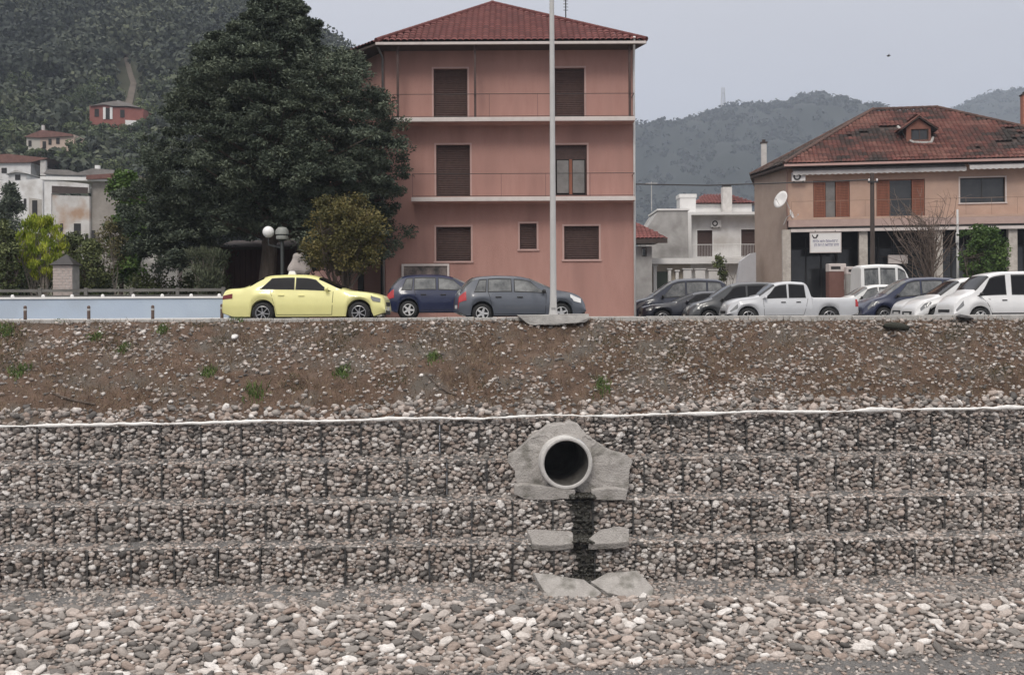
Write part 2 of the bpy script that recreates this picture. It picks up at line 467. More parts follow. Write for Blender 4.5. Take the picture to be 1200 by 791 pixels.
for T in tiers:
    fc = T['fc']
    H0 = None
    wire_me = None
    k0 = math.floor((-15.5 - T['u0']))
    for k in range(k0, k0 + 33):
        u = T['u0'] + k
        um = u + .5
        X, Yw = fc.ox + u * fc.dx, fc.oy + u * fc.dy
        zt, zb = np.polyval(T['top'], um), np.polyval(T['bot'], um)
        if T['name'] != 'top': zt -= .03
        zb -= .06
        H = zt - zb
        dzj = random.uniform(-.012, .012)
        root = thing('gabion_basket', basket_label(T['name'], um), 'gabion', (X, Yw + random.uniform(-.015, .015), zb + dzj), ANG, 'gabion baskets in the %s tier of the stepped wall' % T['name'])
        near = abs(um - PIPE.x) < 1.35 and T['name'] in ('top', 'second')
        if near and abs(um - PIPE.x) < 1.25: pass
        elif wire_me is None:
            wo = frame_mesh(H).build('wire_frame', M['wire'], root); wire_me = wo.data
        else:
            wo = link('wire_frame', wire_me, root)
        P = pack(1.0, H - .02, [(.07, .122, .42, .8), (.045, .07, .5, .9)], (90, 260))
        # front stones
        for x, z, a, b in P:
            wx, wz = X + x * fc.dx, zb + z
            if near and in_headwall(wx, wz): continue
            stone_obj(root, (x, random.uniform(.04, .075), z + .01), (a * 1.1, random.uniform(.06, .10), b * 1.12), .2, wet_at(wx, wz), True)
        # small stones between and behind, and the lid of the basket
        n = 84
        pos = np.stack([rng.uniform(.04, .96, n), rng.uniform(.045, .09, n), rng.uniform(.02, H - .03, n)], -1)
        sz = np.stack([rng.uniform(.045, .09, n), rng.uniform(.045, .07, n), rng.uniform(.03, .055, n)], -1)
        m2 = 56
        p2 = np.stack([rng.uniform(.03, .97, m2), rng.uniform(.03, .72, m2), np.full(m2, H - .03) + rng.uniform(-.03, .03, m2)], -1)
        s2 = np.stack([rng.uniform(.03, .09, m2), rng.uniform(.03, .08, m2), rng.uniform(.02, .035, m2)], -1)
        pos = np.concatenate([pos, p2]); sz = np.concatenate([sz, s2])
        tint = np.clip(rng.normal(.54, .22, len(pos)), .05, 1)
        keep = np.ones(len(pos), bool)
        for i, p in enumerate(pos):
            wx, wz = X + p[0] * fc.dx, zb + p[2]
            if near and in_headwall(wx, wz): keep[i] = False
            elif wet_at(wx, wz): tint[i] = -1.0
        wetm = keep & (tint < 0); keep &= tint >= 0
        stone_field('stone_fill', pos[keep], sz[keep], root, .25, tint=tint[keep])
        if wetm.any(): stone_field('wet_stone_fill', pos[wetm], sz[wetm] * 1.15, root, .25, M['stone_wet'])
        if not near:
            MB().bx(.02, .98, .10, .92, .01, H - .05).build('rubble_core', M['core'], root)
        else:
            mb = MB()
            for i in range(6):
                for j in range(6):
                    x0_, x1_, z0_, z1_ = .02 + .16 * i, .02 + .16 * (i + 1), .01 + (H - .06) * j / 6, .01 + (H - .06) * (j + 1) / 6
                    if not in_headwall(X + (x0_ + x1_) / 2 * fc.dx, zb + (z0_ + z1_) / 2): mb.bx(x0_, x1_ - .001, .13, .92, z0_, z1_ - .001)
            if mb.v: mb.build('rubble_core', M['core'], root)
    # loose grey gravel lying along the foot of the tier above
    if T['name'] != 'top':
        us2 = np.arange(-16.5, 17.5, .15); rows = []
        for j, (yy, dz) in enumerate(((.10, -.035), (.25, -.005), (.40, .02), (.54, .045), (.70, .06))):
            rows.append([(u_ * fc.dx - yy * fc.dy, fc.oy + u_ * fc.dy + yy * fc.dx, np.polyval(T['top'], u_) - .03 + dz + .025 * mnoise.noise((u_ * 2.2, j * .7, 5))) for u_ in us2])
        rows = np.array(rows)
        if T['name'] == 'second':      # the pipe runs through here
            kl, kr = np.searchsorted(us2, PIPE.x - .72), np.searchsorted(us2, PIPE.x + .72)
            lg = grid_mesh('gravel_ledge', rows[:, :kl], M['gravel'], kind='structure')
            grid_mesh('gravel_ledge', rows[:, kr:], M['gravel'], kind='structure')
        else: lg = grid_mesh('gravel_ledge', rows, M['gravel'], kind='structure')
        n = 1900
        u_ = rng.uniform(-15, 15.5, n)
        if T['name'] == 'second': u_ = np.where(abs(u_ - PIPE.x) < .85, rng.uniform(3, 15, n), u_)
        yy = rng.uniform(.04, .56, n); s_ = rng.uniform(.018, .05, n) * (1 + .9 * (rng.uniform(0, 1, n) > .9))
        dz = np.interp(yy, [.1, .25, .4, .54], [-.035, -.005, .02, .045])
        stone_field('pebbles', np.stack([u_ * fc.dx - yy * fc.dy, fc.oy + u_ * fc.dy + yy * fc.dx, np.polyval(T['top'], u_) - .025 + dz], -1), np.stack([s_ * 1.5, s_ * 1.2, s_ * .6], -1), lg, .2, tint=np.clip(rng.normal(.36, .2, n), 0, .9))

# white fabric strip folded over the top tier
T = tiers[0]; fc = T['fc']
us = np.arange(-16, 17, .06)
rows = []
for i, u in enumerate(us):
    z = np.polyval(T['top'], u) + .02 + .05 * mnoise.noise((u * .55, 0, 0)) + .02 * mnoise.noise((u * 3, 3, 0))
    hh = max(.006, .036 + .05 * mnoise.noise((u * 1.1, 9, 0)) + .015 * mnoise.noise((u * 6, 9, 4)))
    hh *= 1.0 if (fc.ox + u) < PIPE.x - .3 or (fc.ox + u) > PIPE.x + 1.0 else .45
    y0 = -.05 + .02 * mnoise.noise((u * 2, 5, 1))
    ring = []
    for q in range(8):
        a = 2 * math.pi * q / 8
        ring.append((u * fc.dx - (y0 + .05 * math.cos(a)) * fc.dy, fc.oy + u * fc.dy + (y0 + .05 * math.cos(a)) * fc.dx, z + hh * math.sin(a)))
    rows.append(ring + [ring[0]])
o = grid_mesh('fabric_strip', np.array(rows), M['fabric'])
tag(o, 'long wrinkled white fabric strip along the top edge of the stone wall', 'fabric strip')

# ------------------------------------------------------------------ river bed in front of the wall
T4 = tiers[3]; f4 = T4['fc']
def bed_z(u, v):
    """v: metres in front of the bottom tier"""
    prof = [(-1, 0.0), (0, -.0), (1.5, -.10), (2.95, -.98), (3.6, -1.06), (8, -1.2), (19.5, -1.3), (23, -.9), (28, 5.2), (32, 5.6), (90, 5.9)]
    z = np.interp(v, [p[0] for p in prof], [p[1] for p in prof])
    return z + np.polyval(T4['bot'], np.clip(u, -20, 20)) * np.clip(1 - (v - 4) / 15, 0, 1) + np.polyval(T4['bot'], 0) * np.clip((v - 4) / 15, 0, 1)
def bed_pt(u, v, dz=0):
    return np.stack([f4.ox + u * f4.dx + v * f4.dy, f4.oy + u * f4.dy - v * f4.dx, bed_z(u, v) + dz], -1)
vv = np.concatenate([np.arange(-.6, 5, .08), np.arange(5, 90, 1.5)])
uu = np.concatenate([np.arange(-80, -17, 3), np.arange(-17, 18, .12), np.arange(18, 80, 3)])
UU, VV = np.meshgrid(uu, vv)
P = bed_pt(UU, VV)
nz = np.array([mnoise.noise((a * 2.2, b * 2.2, 4)) for a, b in zip(UU.ravel(), VV.ravel())]).reshape(UU.shape)
P[..., 2] += nz * .05
bed = grid_mesh('riverbed', P, M['gravel'], kind='structure')
# gravel ledge under the wall and the gravel at the toe: small stones
n = 6500
u = rng.uniform(-14.5, 15, n); v = rng.uniform(-.05, 1.65, n)
s = rng.uniform(.022, .06, n) * (1 + 1.0 * (rng.uniform(0, 1, n) > .93))
stone_field('pebbles', bed_pt(u, v, s * .1), np.stack([s * 1.3, s * 1.1, s * .6], -1), bed, .25, tint=np.clip(rng.normal(.36, .2, n), 0, .85))
n = 4200
u = rng.uniform(-13.5, 14, n); v = rng.uniform(2.8, 5.2, n)
s = rng.uniform(.02, .055, n)
stone_field('pebbles', bed_pt(u, v, s * .1), np.stack([s * 1.4, s * 1.2, s * .6], -1), bed, .25, tint=np.clip(rng.normal(.36, .2, n), 0, .85))
# cobble bank
cob = []
def cob_end(u): return 3.65 - .036 * (u + 12) * 1.0 + .25 * mnoise.noise((u * .35, 2, 2))
cell = {}
for a0, a1, tr in ((.135, .185, 1500), (.085, .135, 22000), (.045, .085, 70000)):
    for _ in range(tr):
        u_ = random.uniform(-13.5, 14.5); v_ = random.uniform(1.15, 4.0)
        if v_ > cob_end(u_) or v_ < 1.42 + .3 * mnoise.noise((u_ * .5, 7, 1)): continue
        a = random.uniform(a0, a1)
        gi, gj = int(u_ // .5), int(v_ // .5)
        ok = True
        for i in (-1, 0, 1):
            for j in (-1, 0, 1):
                for (x, y, r) in cell.get((gi + i, gj + j), ()):
                    if math.hypot(x - u_, (y - v_) * 1.9) < (r + a) * .70: ok = False; break
                if not ok: break
            if not ok: break
        if ok:
            cell.setdefault((gi, gj), []).append((u_, v_, a)); cob.append((u_, v_, a))
cob.sort(key=lambda c: -c[2])
vis = [c for c in cob if abs(bed_pt(c[0], c[1])[0]) < 11.6]
big = set(id(c) for c in vis[:300])
rest = []
for c in cob:
    p = bed_pt(c[0], c[1], c[2] * .16 + .02)
    if id(c) in big:
        q = stone_obj(bed, p, (c[2] * random.uniform(1.0, 1.25), c[2] * random.uniform(.58, .8), c[2] * random.uniform(.32, .48)), .22, False, True)
        q.rotation_euler[0] += .35
    else: rest.append((p, c[2]))
rp = np.array([r[0] for r in rest]); rs_ = np.array([r[1] for r in rest])
stone_field('cobbles', rp, np.stack([rs_ * 1.15, rs_ * .72, rs_ * .46], -1), bed, .25, spin=.5, tint=np.clip(rng.normal(.50, .25, len(rp)), 0, 1))

n = 12500
u = rng.uniform(-13.5, 14, n); v = rng.uniform(1.3, 4.0, n); k_ = v < 3.75 - .036 * (u + 12)
u, v = u[k_], v[k_]; s = rng.uniform(.03, .07, len(u))
stone_field('small_cobbles', bed_pt(u, v, .015), np.stack([s * 1.3, s * 1.0, s * .6], -1), bed, .3, tint=np.clip(rng.normal(.22, .18, len(u)), 0, .9))  # tints kept dark to paint shadow into the gaps between cobbles

# ------------------------------------------------------------------ earth bank above the wall
T1 = tiers[0]; f1 = T1['fc']
CREST_Y = 30.15
def bank_pt(u, s, bump=True):
    """u along, s 0 (wall) .. 1 (crest)"""
    bx_, by_ = f1.ox + u * f1.dx - .30 * f1.dy, f1.oy + u * f1.dy + .30 * f1.dx
    bz = np.polyval(T1['top'], u) - .04
    tx, ty, tz = u * 1.10, CREST_Y, .13 - .05 * min(1, max(0, (u - 2) / 3))
    k = s + .10 * np.sin(s * np.pi) * (1 - s)
    return np.array((bx_ + (tx - bx_) * s, by_ + (ty - by_) * s, bz + (tz - bz) * k))
us = np.concatenate([np.arange(-70, -17, 3), np.arange(-17, 17.5, .09), np.arange(18, 71, 3)]); ss = np.linspace(0, 1, 60)
P = np.array([[bank_pt(u, s) for u in us] for s in ss])
for i in range(P.shape[0]):
    for j in range(P.shape[1]):
        x, y, z = P[i, j]
        e = min(1, ss[i] * 5, (1 - ss[i]) * 8) if ss[i] > 0 else 0
        P[i, j, 2] += e * (.18 * mnoise.noise((x * .7, y * .7, 1)) + .12 * mnoise.noise((x * 2.2, y * 2.2, 5)) + .06 * mnoise.noise((x * 7, y * 7, 8)) + .10 * (abs(mnoise.noise((x * 1.1, y * .25, 31))) - .25))
bank = grid_mesh('embankment', P, M['soil'], kind='structure')
bvh = None
from mathutils.bvhtree import BVHTree
_b = bmesh.new(); _b.from_mesh(bank.data); bvh = BVHTree.FromBMesh(_b); _b.free()
def drop(x, y, h=5.0):
    hit = bvh.ray_cast(Vector((x, y, h)), Vector((0, 0, -1)))
    return hit[0]
N = 30000
pos, siz, tin = [], [], []
for _ in range(N):
    u = random.uniform(-16, 17.5); s = random.random()
    dens = .12 + .75 * max(0, mnoise.noise((u * .35, s * 2.2, 11)) + .1) + (.42 if s < .11 else 0) + (.25 if s > .86 else 0) + (.2 if u > 2 else 0)
    if random.random() > dens: continue
    b = bank_pt(u, s); p = drop(b[0], b[1])
    if p is None: continue
    r = random.choice((.016, .02, .028, .036, .05)) * random.uniform(.85, 1.4)
    if random.random() < .012: r = random.uniform(.06, .085)
    if s < .12: r *= 1.5
    pos.append((p.x, p.y, p.z + r * .15)); siz.append((r * 1.35, r * 1.1, r * .75)); tin.append(min(1, max(0, random.gauss(.37, .25))))
stone_field('loose_stones', pos, siz, bank, .4, tint=np.array(tin))
# dry grass stubble over the soil
def blades(name, roots, hs, m, parent=None, lean=.5, width=.012, tint=None, kind='stuff'):
    n = len(roots); roots = np.asarray(roots); hs = np.asarray(hs)
    a = rng.uniform(0, 2 * np.pi, n)
    sd = np.stack([np.cos(a), np.sin(a), np.zeros(n)], -1) * width
    b = rng.uniform(0, 2 * np.pi, n); l = np.abs(rng.normal(0, lean, n))
    tip = roots + np.stack([np.cos(b) * l * hs, np.sin(b) * l * hs, hs], -1)
    mid = (roots + tip) / 2 + np.stack([np.zeros(n), np.zeros(n), hs * .12], -1)
    V = np.stack([roots - sd, roots + sd, mid + sd * .7, mid - sd * .7, tip], 1)
    k = np.arange(n) * 5
    q = np.stack([k, k + 1, k + 2, k + 3], -1); t = np.stack([k + 3, k + 2, k + 4], -1)
    at_ = np.repeat(rng.uniform(0, 1, n) if tint is None else tint, 5)
    return np_mesh(name, V.reshape(-1, 3), q, t, m, parent, False, at_, kind)
M['dry'] = ramp_mat('dry_grass', [(0, (.09,.055,.034)), (.5, (.155,.105,.066)), (1, (.26,.205,.13))], 'attr', nscale=3, amount=.2, bump=0)
M['lowweed'] = ramp_mat('olive_low_weeds', [(0, (.03,.035,.016)), (.6, (.06,.062,.028)), (1, (.12,.105,.05))], 'attr', nscale=3, amount=.2, bump=0)
M['weed'] = ramp_mat('green_weed', [(0, (.045,.08,.02)), (.6, (.085,.135,.035)), (1, (.15,.19,.06))], 'attr', nscale=3, amount=.2, bump=0)
rts, hs = [], []
for _ in range(60000):
    u = random.uniform(-16, 17.5); s = random.uniform(.06, .99)
    if random.random() > .30 + .9 * max(0, mnoise.noise((u * .5, s * 3, 21)) + .15): continue
    b = bank_pt(u, s); p = drop(b[0], b[1])
    if p is None: continue
    rts.append(p[:]); hs.append(random.uniform(.04, .18))
tag(blades('dry_grass', rts, hs, M['dry'], bank, .8, .007))
rts, hs = [], []
for _ in range(60000):
    u = random.uniform(-16, 17.5); s = random.uniform(.25, .98)
    if mnoise.noise((u * .8, s * 3.4, 41)) < .42 - .10 * (u < 0): continue
    b = bank_pt(u, s); p = drop(b[0], b[1])
    if p is None: continue
    rts.append(p[:]); hs.append(random.uniform(.02, .08))
tag(blades('low_weeds', rts, hs, M['lowweed'], bank, .9, .008))
WEEDS = [(8, 390, .35, 'at the far left end of the bank'), (112, 396, .28, 'high on the bank left of the yellow taxi'), (25, 437, .40, 'halfway down the far left of the bank'),
         (144, 410, .25, 'below the brick pillar on the brown bank'), (244, 437, .28, 'in mid bank below the taxi boot'), (299, 463, .40, 'low on the bank below the yellow taxi'),
         (402, 438, .34, 'in mid bank below the taxi bonnet'), (508, 420, .30, 'in mid bank below the grey hatchback'), (705, 452, .36, 'low on the bank right of the lamp post'),
         (190, 388, .25, 'near the kerb behind the taxi'), (278, 372, .30, 'at the kerb by the rear bumper of the taxi'), (70, 371, .22, 'at the kerb before the pale blue wall')]
for px, py, r, txt in WEEDS:
    # march the view ray down to the bank
    a, bb = ray(px, py); p = None
    o_, d_ = Vector((0, 0, ZC)), Vector((a, 1, bb)).normalized()
    h = bvh.ray_cast(o_, d_)
    p = h[0]
    if p is None: p = Vector((a * 30.2, 30.2, .1))
    root = thing('weed_clump', 'green weed clump ' + txt, 'weed', p, 0, 'green weed clumps on the bank')
    n = 150
    q = rng.normal(0, 1, (n, 2)) * r * .35
    zq = np.array([((drop(p.x + c[0], p.y + c[1]) or p).z - p.z) for c in q])
    blades('leaves', np.stack([q[:, 0], q[:, 1], zq], -1), rng.uniform(.06, .17, n) * (r / .32), M['weed'], root, .7, .014, kind=None)
# ------------------------------------------------------------------ drain outlet
root = thing('drain_outlet', 'round concrete drain pipe mouth in a rough pale concrete collar in the stone wall', 'drain', (PIPE.x, 25.98, PIPE.z))
def W(px, py, Y): 
    p = at(px, py, Y); return (p.x, p.y, p.z)
OFF = (PIPE.x, 25.98, PIPE.z)
def slab_px(pts, Y, depth, name, m, parent, off, jag=.0, tilt=0.0, bevel=.015):
    """a cast slab: outline given at distance Y, thickened away from the channel"""
    P = [at(px, py, Y) for px, py in pts]
    zmin = min(p.z for p in P)
    mb = MB(off)
    Q = []
    for i, p in enumerate(P):      # subdivide and roughen the edge
        q = P[(i + 1) % len(P)]
        for k in range(4):
            r_ = p.lerp(q, k / 4)
            r_ += Vector((random.uniform(-jag, jag), 0, random.uniform(-jag, jag)))
            r_.y += (r_.z - zmin) * tilt
            Q.append(r_)
    mb.prism([tuple(p) for p in Q], (0, depth, 0))
    return mb.build(name, m, parent, bevel=bevel)
RO, RI = .655, .555
# collar: outline with a round hole, built as a strip between outline and ring
def collar(outline, Y0, tilt, thick, name, m):
    P = [at(px, py, Y0) for px, py in outline]
    n = 72; outer, inner = [], []
    c = PIPE
    for k in range(n):
        a = 2 * math.pi * k / n
        dx, dz = math.cos(a), math.sin(a)
        best = RO + .08
        for i in range(len(P)):
            p, q = P[i], P[(i + 1) % len(P)]
            ex, ez = q.x - p.x, q.z - p.z
            den = dx * ez - dz * ex
            if abs(den) < 1e-9: continue
            t = ((p.x - c.x) * ez - (p.z - c.z) * ex) / den
            s_ = ((p.x - c.x) * dz - (p.z - c.z) * dx) / den
            if t > 0 and -1e-6 <= s_ <= 1 + 1e-6: best = max(best, t)
        best += random.uniform(-.02, .02)
        z = c.z + best * dz
        outer.append((c.x + best * dx, Y0 + (z - c.z) * tilt + .05, z))
        z = c.z + (RO - .01) * dz
        inner.append((c.x + (RO - .01) * dx, Y0 + (z - c.z) * tilt, z))
    mid = [tuple(.5 * (a + b) + (random.uniform(-.02, .02) if i == 1 else 0) for i, (a, b) in enumerate(zip(p, q))) for p, q in zip(outer, inner)]
    back = [(x, y + thick, z) for x, y, z in outer]
    mb = MB(OFF)
    vs = inner + mid + outer + back
    fs = []
    for r_ in range(3):
        for k in range(n):
            j = (k + 1) % n
            fs.append((r_*n+k, r_*n+j, (r_+1)*n+j, (r_+1)*n+k))
    mb.add(vs, fs)
    return mb.build(name, m, root)
collar([(592, 537), (608, 527), (622, 514), (640, 509), (662, 507), (684, 509), (694, 515), (708, 525), (722, 533), (741, 535), (743, 542), (737, 552), (738, 572), (735, 576), (693, 577), (640, 572), (605, 570), (604, 552)], 25.95, .12, .5, 'collar', M['conc'])
slab_px([(622, 514), (634, 506), (643, 499), (662, 498), (668, 495), (678, 499), (686, 508), (694, 516), (684, 511), (662, 508), (640, 510)], 26.02, .6, 'cap', M['conc'], root, OFF, .012, .35)
slab_px([(603, 569), (620, 568), (648, 571), (674, 574), (674, 584), (640, 586), (615, 585), (603, 579)], 25.62, .42, 'footing', M['conc'], root, OFF, .012)
slab_px([(693, 574), (706, 573), (722, 572), (736, 575), (733, 586), (712, 586), (694, 585)], 25.62, .42, 'footing', M['conc'], root, OFF, .012)
# pipe: axis turns a little to the left going in
mb = MB()
n = 48; vs, fs = [], []
prof = [(RO, 2.4), (RO, .03), (RO - .03, 0), (RI + .025, 0), (RI, .03)]
for r_, h in prof:
    for k in range(n):
        a = 2 * math.pi * k / n
        vs.append((r_ * math.cos(a), h, r_ * math.sin(a)))
for i in range(len(prof) - 1):
    for k in range(n):
        j = (k + 1) % n
        fs.append((i*n+k, i*n+j, (i+1)*n+j, (i+1)*n+k))
mb.add(vs, fs)
pp = mb.build('pipe', M['pipe'], root, smooth=True)
pp.data.set_sharp_from_angle(angle=R(35))
pp.location = (0, PIPE_Y - 25.98, 0); pp.rotation_euler = (0, 0, R(6))
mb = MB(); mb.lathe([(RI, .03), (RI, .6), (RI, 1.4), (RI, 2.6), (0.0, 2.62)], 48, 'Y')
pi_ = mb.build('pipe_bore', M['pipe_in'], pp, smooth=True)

SLABS = [([(617, 620), (640, 620), (671, 623), (672, 637), (645, 639), (624, 637)], 24.93, .5, 'rough concrete slab left of the dark stain between the two lower tiers'),
         ([(690, 631), (702, 621), (725, 616), (737, 619), (737, 634), (716, 637), (690, 637)], 24.93, .5, 'rough concrete slab right of the dark stain between the two lower tiers'),
         ([(624, 670), (648, 673), (684, 679), (705, 694), (700, 699), (670, 701), (644, 701), (634, 686)], 23.95, 1.3, 'broad concrete slab lying left at the foot of the dark stain'),
         ([(692, 681), (712, 671), (746, 668), (766, 688), (764, 698), (738, 700), (712, 694)], 23.95, 1.3, 'broad concrete slab lying right at the foot of the dark stain')]
for pts, Y, tl, lab in SLABS:
    P = [at(px, py, Y) for px, py in pts]
    c = sum(P, Vector()) / len(P)
    zmin = min(p.z for p in P)
    r_ = thing('concrete_slab', lab, 'slab', (c.x, c.y, zmin))
    # the slab leans back: depth grows with height
    Q = []
    for i, p in enumerate(P):
        q = P[(i + 1) % len(P)]
        for k in range(4):
            t = p.lerp(q, k / 4) + Vector((random.uniform(-.012, .012), 0, random.uniform(-.01, .01)))
            a, b = (t.x) / t.y, (t.z - ZC) / t.y
            # slide along the view ray onto the leaning plane y = Y + (z - zmin) * tl
            y = (Y + (ZC - zmin) * tl) / (1 - b * tl)
            Q.append((a * y, y, ZC + b * y))
    mb = MB((c.x, c.y, zmin)); mb.prism(Q, (0, .06, -.15))
    mb.build('slab', M['conc'], r_, bevel=.012)
# wet chute of dark rubble below the outlet, lying on the two ledges
def wet_rubble(x0, x1, y0, y1, z, n):
    pos = np.stack([rng.uniform(x0, x1, n), rng.uniform(y0, y1, n), np.full(n, z) + rng.uniform(0, .05, n)], -1)
    return pos
ws = np.concatenate([wet_rubble(PIPE.x + .08, PIPE.x + .68, 25.5, 26.05, -4.25, 120), wet_rubble(PIPE.x + .12, PIPE.x + .66, 24.95, 25.5, -5.21, 120), wet_rubble(PIPE.x + .0, PIPE.x + .7, 24.3, 25.0, -6.14, 120)])
k = len(ws)
o = stone_field('wet_rubble', ws, np.stack([rng.uniform(.05, .1, k), rng.uniform(.05, .1, k), rng.uniform(.03, .05, k)], -1), None, .3, M['stone_wet'])
tag(o, kind='stuff')

# ------------------------------------------------------------------ ground behind the bank
def ss_(t): 
    t = np.clip(t, 0, 1); return t * t * (3 - 2 * t)
RIDGE = [(-400, -190), (-200, -120), (0, -60), (150, -30), (255, -6), (290, 5), (340, 20), (370, 39), (385, 46), (402, 57), (450, 90), (520, 140), (600, 220), (700, 330), (760, 363)]
def hill_z(X, Y):
    px = CX + F * X / np.maximum(Y, 30)
    # rise with distance on the left, scaled by the ridge seen from the river
    rid = (HY - np.interp(px, [r[0] for r in RIDGE], [r[1] for r in RIDGE])) / 358.0
    prof = np.interp(Y, [60, 85, 120, 150, 172, 190, 240, 300, 390, 460, 600], [0, .6, 5.5, 14.5, 25, 32.5, 56, 84, 113, 104, 60])
    return prof * (np.clip(rid, 0, 1) + np.maximum(rid - 1, 0) * ss_((Y - 200) / 150))
def ground(X, Y):
    X = np.asarray(X, float); Y = np.asarray(Y, float)
    return -0.3 * ss_((X - 2) / 4) * ss_((Y - 31.5) / 8) + hill_z(X, Y)
xs = np.concatenate([np.arange(-900, -260, 40), np.arange(-260, -40, 4), np.arange(-40, 45, 1.5), np.arange(45, 200, 12), np.arange(200, 1500, 60)])
ys = np.concatenate([np.arange(30.15, 45, .7), np.arange(45, 120, 3), np.arange(120, 480, 5), np.arange(480, 1000, 40)])
XX, YY = np.meshgrid(xs, ys)
ZZ = ground(XX, YY)
jn = np.array([mnoise.noise((x * .03, y * .03, 3)) for x, y in zip(XX.ravel(), YY.ravel())]).reshape(XX.shape)
ZZ += jn * 5 * ss_((ZZ - 30) / 30)
M['earth'] = mat('scrubby_ground', (.032,.036,.02), .95, (.06,.06,.036), .12, .8, 1.2, c3=(.085,.082,.05), scale3=.03)
M['lot'] = M['asphalt']
terr = grid_mesh('terrain', np.stack([XX, YY, ZZ], -1), M['earth'], kind='structure')
xs = np.arange(-45, 46, 1.5); ys = np.concatenate([np.arange(30.2, 45, .6), np.arange(45, 72, 3)])
XX, YY = np.meshgrid(xs, ys)
ZZ = ground(XX, YY) + .006 + np.where(YY > 58, .02, 0)
grid_mesh('road', np.stack([XX, YY, ZZ], -1), M['asphalt'], kind='structure')
# kerb stones along the crest
x = -17.0
kerb = bpy.data.objects.new('kerb', None); col.objects.link(kerb); kerb.location = (0, 30.2, 0); tag(kerb, kind='structure')
while x < 18:
    L_ = random.uniform(.95, 1.05)
    px = CX + F * x / 30.2
    top = .185 + random.uniform(-.01, .01)
    MB((0, 30.2, 0)).cbx(x, x + L_ - .012, 30.10 + random.uniform(-.015, .015), 30.38, -.25, top, .015).build('kerb_stone', M['kerb'], kerb)
    x += L_
# raised pavement in front of the pink house
def px_x(px, Y): return at(px, HY, Y).x
MB().cbx(-5.5, px_x(742, 41) , 33.45, 41.2, -.2, .12, .03).build('pavement', M['kerb'], None, kind='structure')

# ------------------------------------------------------------------ light pole on its plinth
M['galv'] = mat('painted_pole_steel', (.46,.455,.445), .45, (.52,.515,.505), 2.5, .1, spec=.5)
Yp = 30.75
pb = at(648.5, 366, Yp)
root = thing('lamp_post', 'tall pale grey steel post on a concrete plinth in front of the pink house', 'lamp post', (pb.x, Yp, 0))
mb = MB(); zt = 9.2
rad = [.155, .145, .12, .105, .095, .078, .066]
zz = [.14, .2, .35, .55, .9, zt * .6, zt + 2]
mb.lathe(list(zip(rad, zz)), 20); mb.build('pole', M['galv'], root, smooth=True)
mb = MB(); mb.cbx(-.22, .22, -.22, .22, .125, .155, .01)
for sx in (-1, 1):
    for sy in (-1, 1): mb.lathe([(.025, .155), (.025, .2), (0, .205)], 8, c=(sx * .17, sy * .17, 0))
mb.build('base_plate', M['galv'], root)
mb = MB(); mb.bx(-.075, .075, -.16, -.11, .45, .8); mb.build('hatch', M['galv'], root)
mb = MB(); mb.tube([(0, 0, 10.6), (0, -.3, 11.1), (0, -1.5, 11.3)], .05, 8); mb.build('arm', M['galv'], root)
mb = MB(); mb.cbx(-.16, .16, -2.2, -1.4, 11.24, 11.4, .04); mb.build('lantern', M['galv'], root)
root2 = thing('concrete_plinth', 'rough cast concrete plinth under the tall pale post at the kerb', 'plinth', (pb.x, 30.3, 0))
P = [at(px, py, 29.75) for px, py in [(606, 369.5), (690, 368), (691, 374), (684, 378), (660, 380), (640, 381), (622, 381), (614, 376)]]
mb = MB((pb.x, 30.3, 0))
Q = []
for i, p in enumerate(P):
    q = P[(i + 1) % len(P)]
    for k in range(3): Q.append(tuple(p.lerp(q, k / 3) + Vector((random.uniform(-.01, .01), random.uniform(-.03, .03), random.uniform(-.012, .012) if k else 0))))
mb.prism(Q, (0, 1.5, 0)); mb.build('block', M['kerb'], root2, bevel=.015)

# ------------------------------------------------------------------ building kit
M['pink'] = mat('pink_render', (.375,.207,.175), .9, (.44,.252,.214), 2.2, .35, 60, c3=(.335,.188,.16), scale3=1.1, stretch=(1, 1, .22), detail=8)
M['pinktrim'] = mat('pale_pink_trim', (.46,.30,.27), .85, (.50,.34,.305), 3, .1)
M['slab'] = mat('pale_balcony_edge', (.56,.50,.475), .85, (.64,.58,.55), 3, .15)
M['brown'] = mat('brown_shutter', (.062,.035,.031), .6, (.085,.05,.043), 8, .1)
M['brownwood'] = mat('brown_wood', (.20,.075,.045), .65, (.28,.11,.07), 7, .2, stretch=(1, 1, .15))
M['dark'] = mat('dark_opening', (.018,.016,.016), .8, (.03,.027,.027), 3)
M['darkmet'] = mat('dark_metal', (.045,.042,.042), .5, metal=.3)
M['glass'] = mat('dark_window_glass', (.03,.033,.036), .08, (.05,.052,.055), 1.5, spec=.6)
M['glasspale'] = mat('curtained_glass', (.16,.15,.14), .12, (.22,.21,.2), 2.5, spec=.6)
M['tile'] = ramp_mat('red_roof_tile', [(0, (.125,.042,.040)), (.5, (.16,.054,.050)), (1, (.195,.07,.064))], 'attr', nscale=1.2, amount=.18, bump=.2)
M['tileold'] = ramp_mat('old_roof_tile', [(0, (.028,.023,.021)), (.25, (.058,.034,.029)), (.5, (.095,.038,.032)), (.75, (.128,.045,.036)), (1, (.165,.075,.06))], 'attr', nscale=2.2, amount=.35, bump=.3)
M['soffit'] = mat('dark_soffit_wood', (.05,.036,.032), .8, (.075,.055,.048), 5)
M['white'] = mat('white_paint', (.70,.69,.68), .7, (.78,.77,.755), 2, .1)
M['whitewash'] = mat('stained_whitewash', (.64,.63,.62), .9, (.76,.755,.75), 1.2, .3, 20, c3=(.50,.475,.45), scale3=.5)
M['tan'] = mat('peach_render', (.46,.315,.245), .9, (.52,.365,.29), 1.8, .2, 50, c3=(.41,.29,.235), scale3=.5)
M['tanside'] = mat('grey_tan_render', (.335,.26,.215), .9, (.385,.305,.255), 1.5, .2, 50)
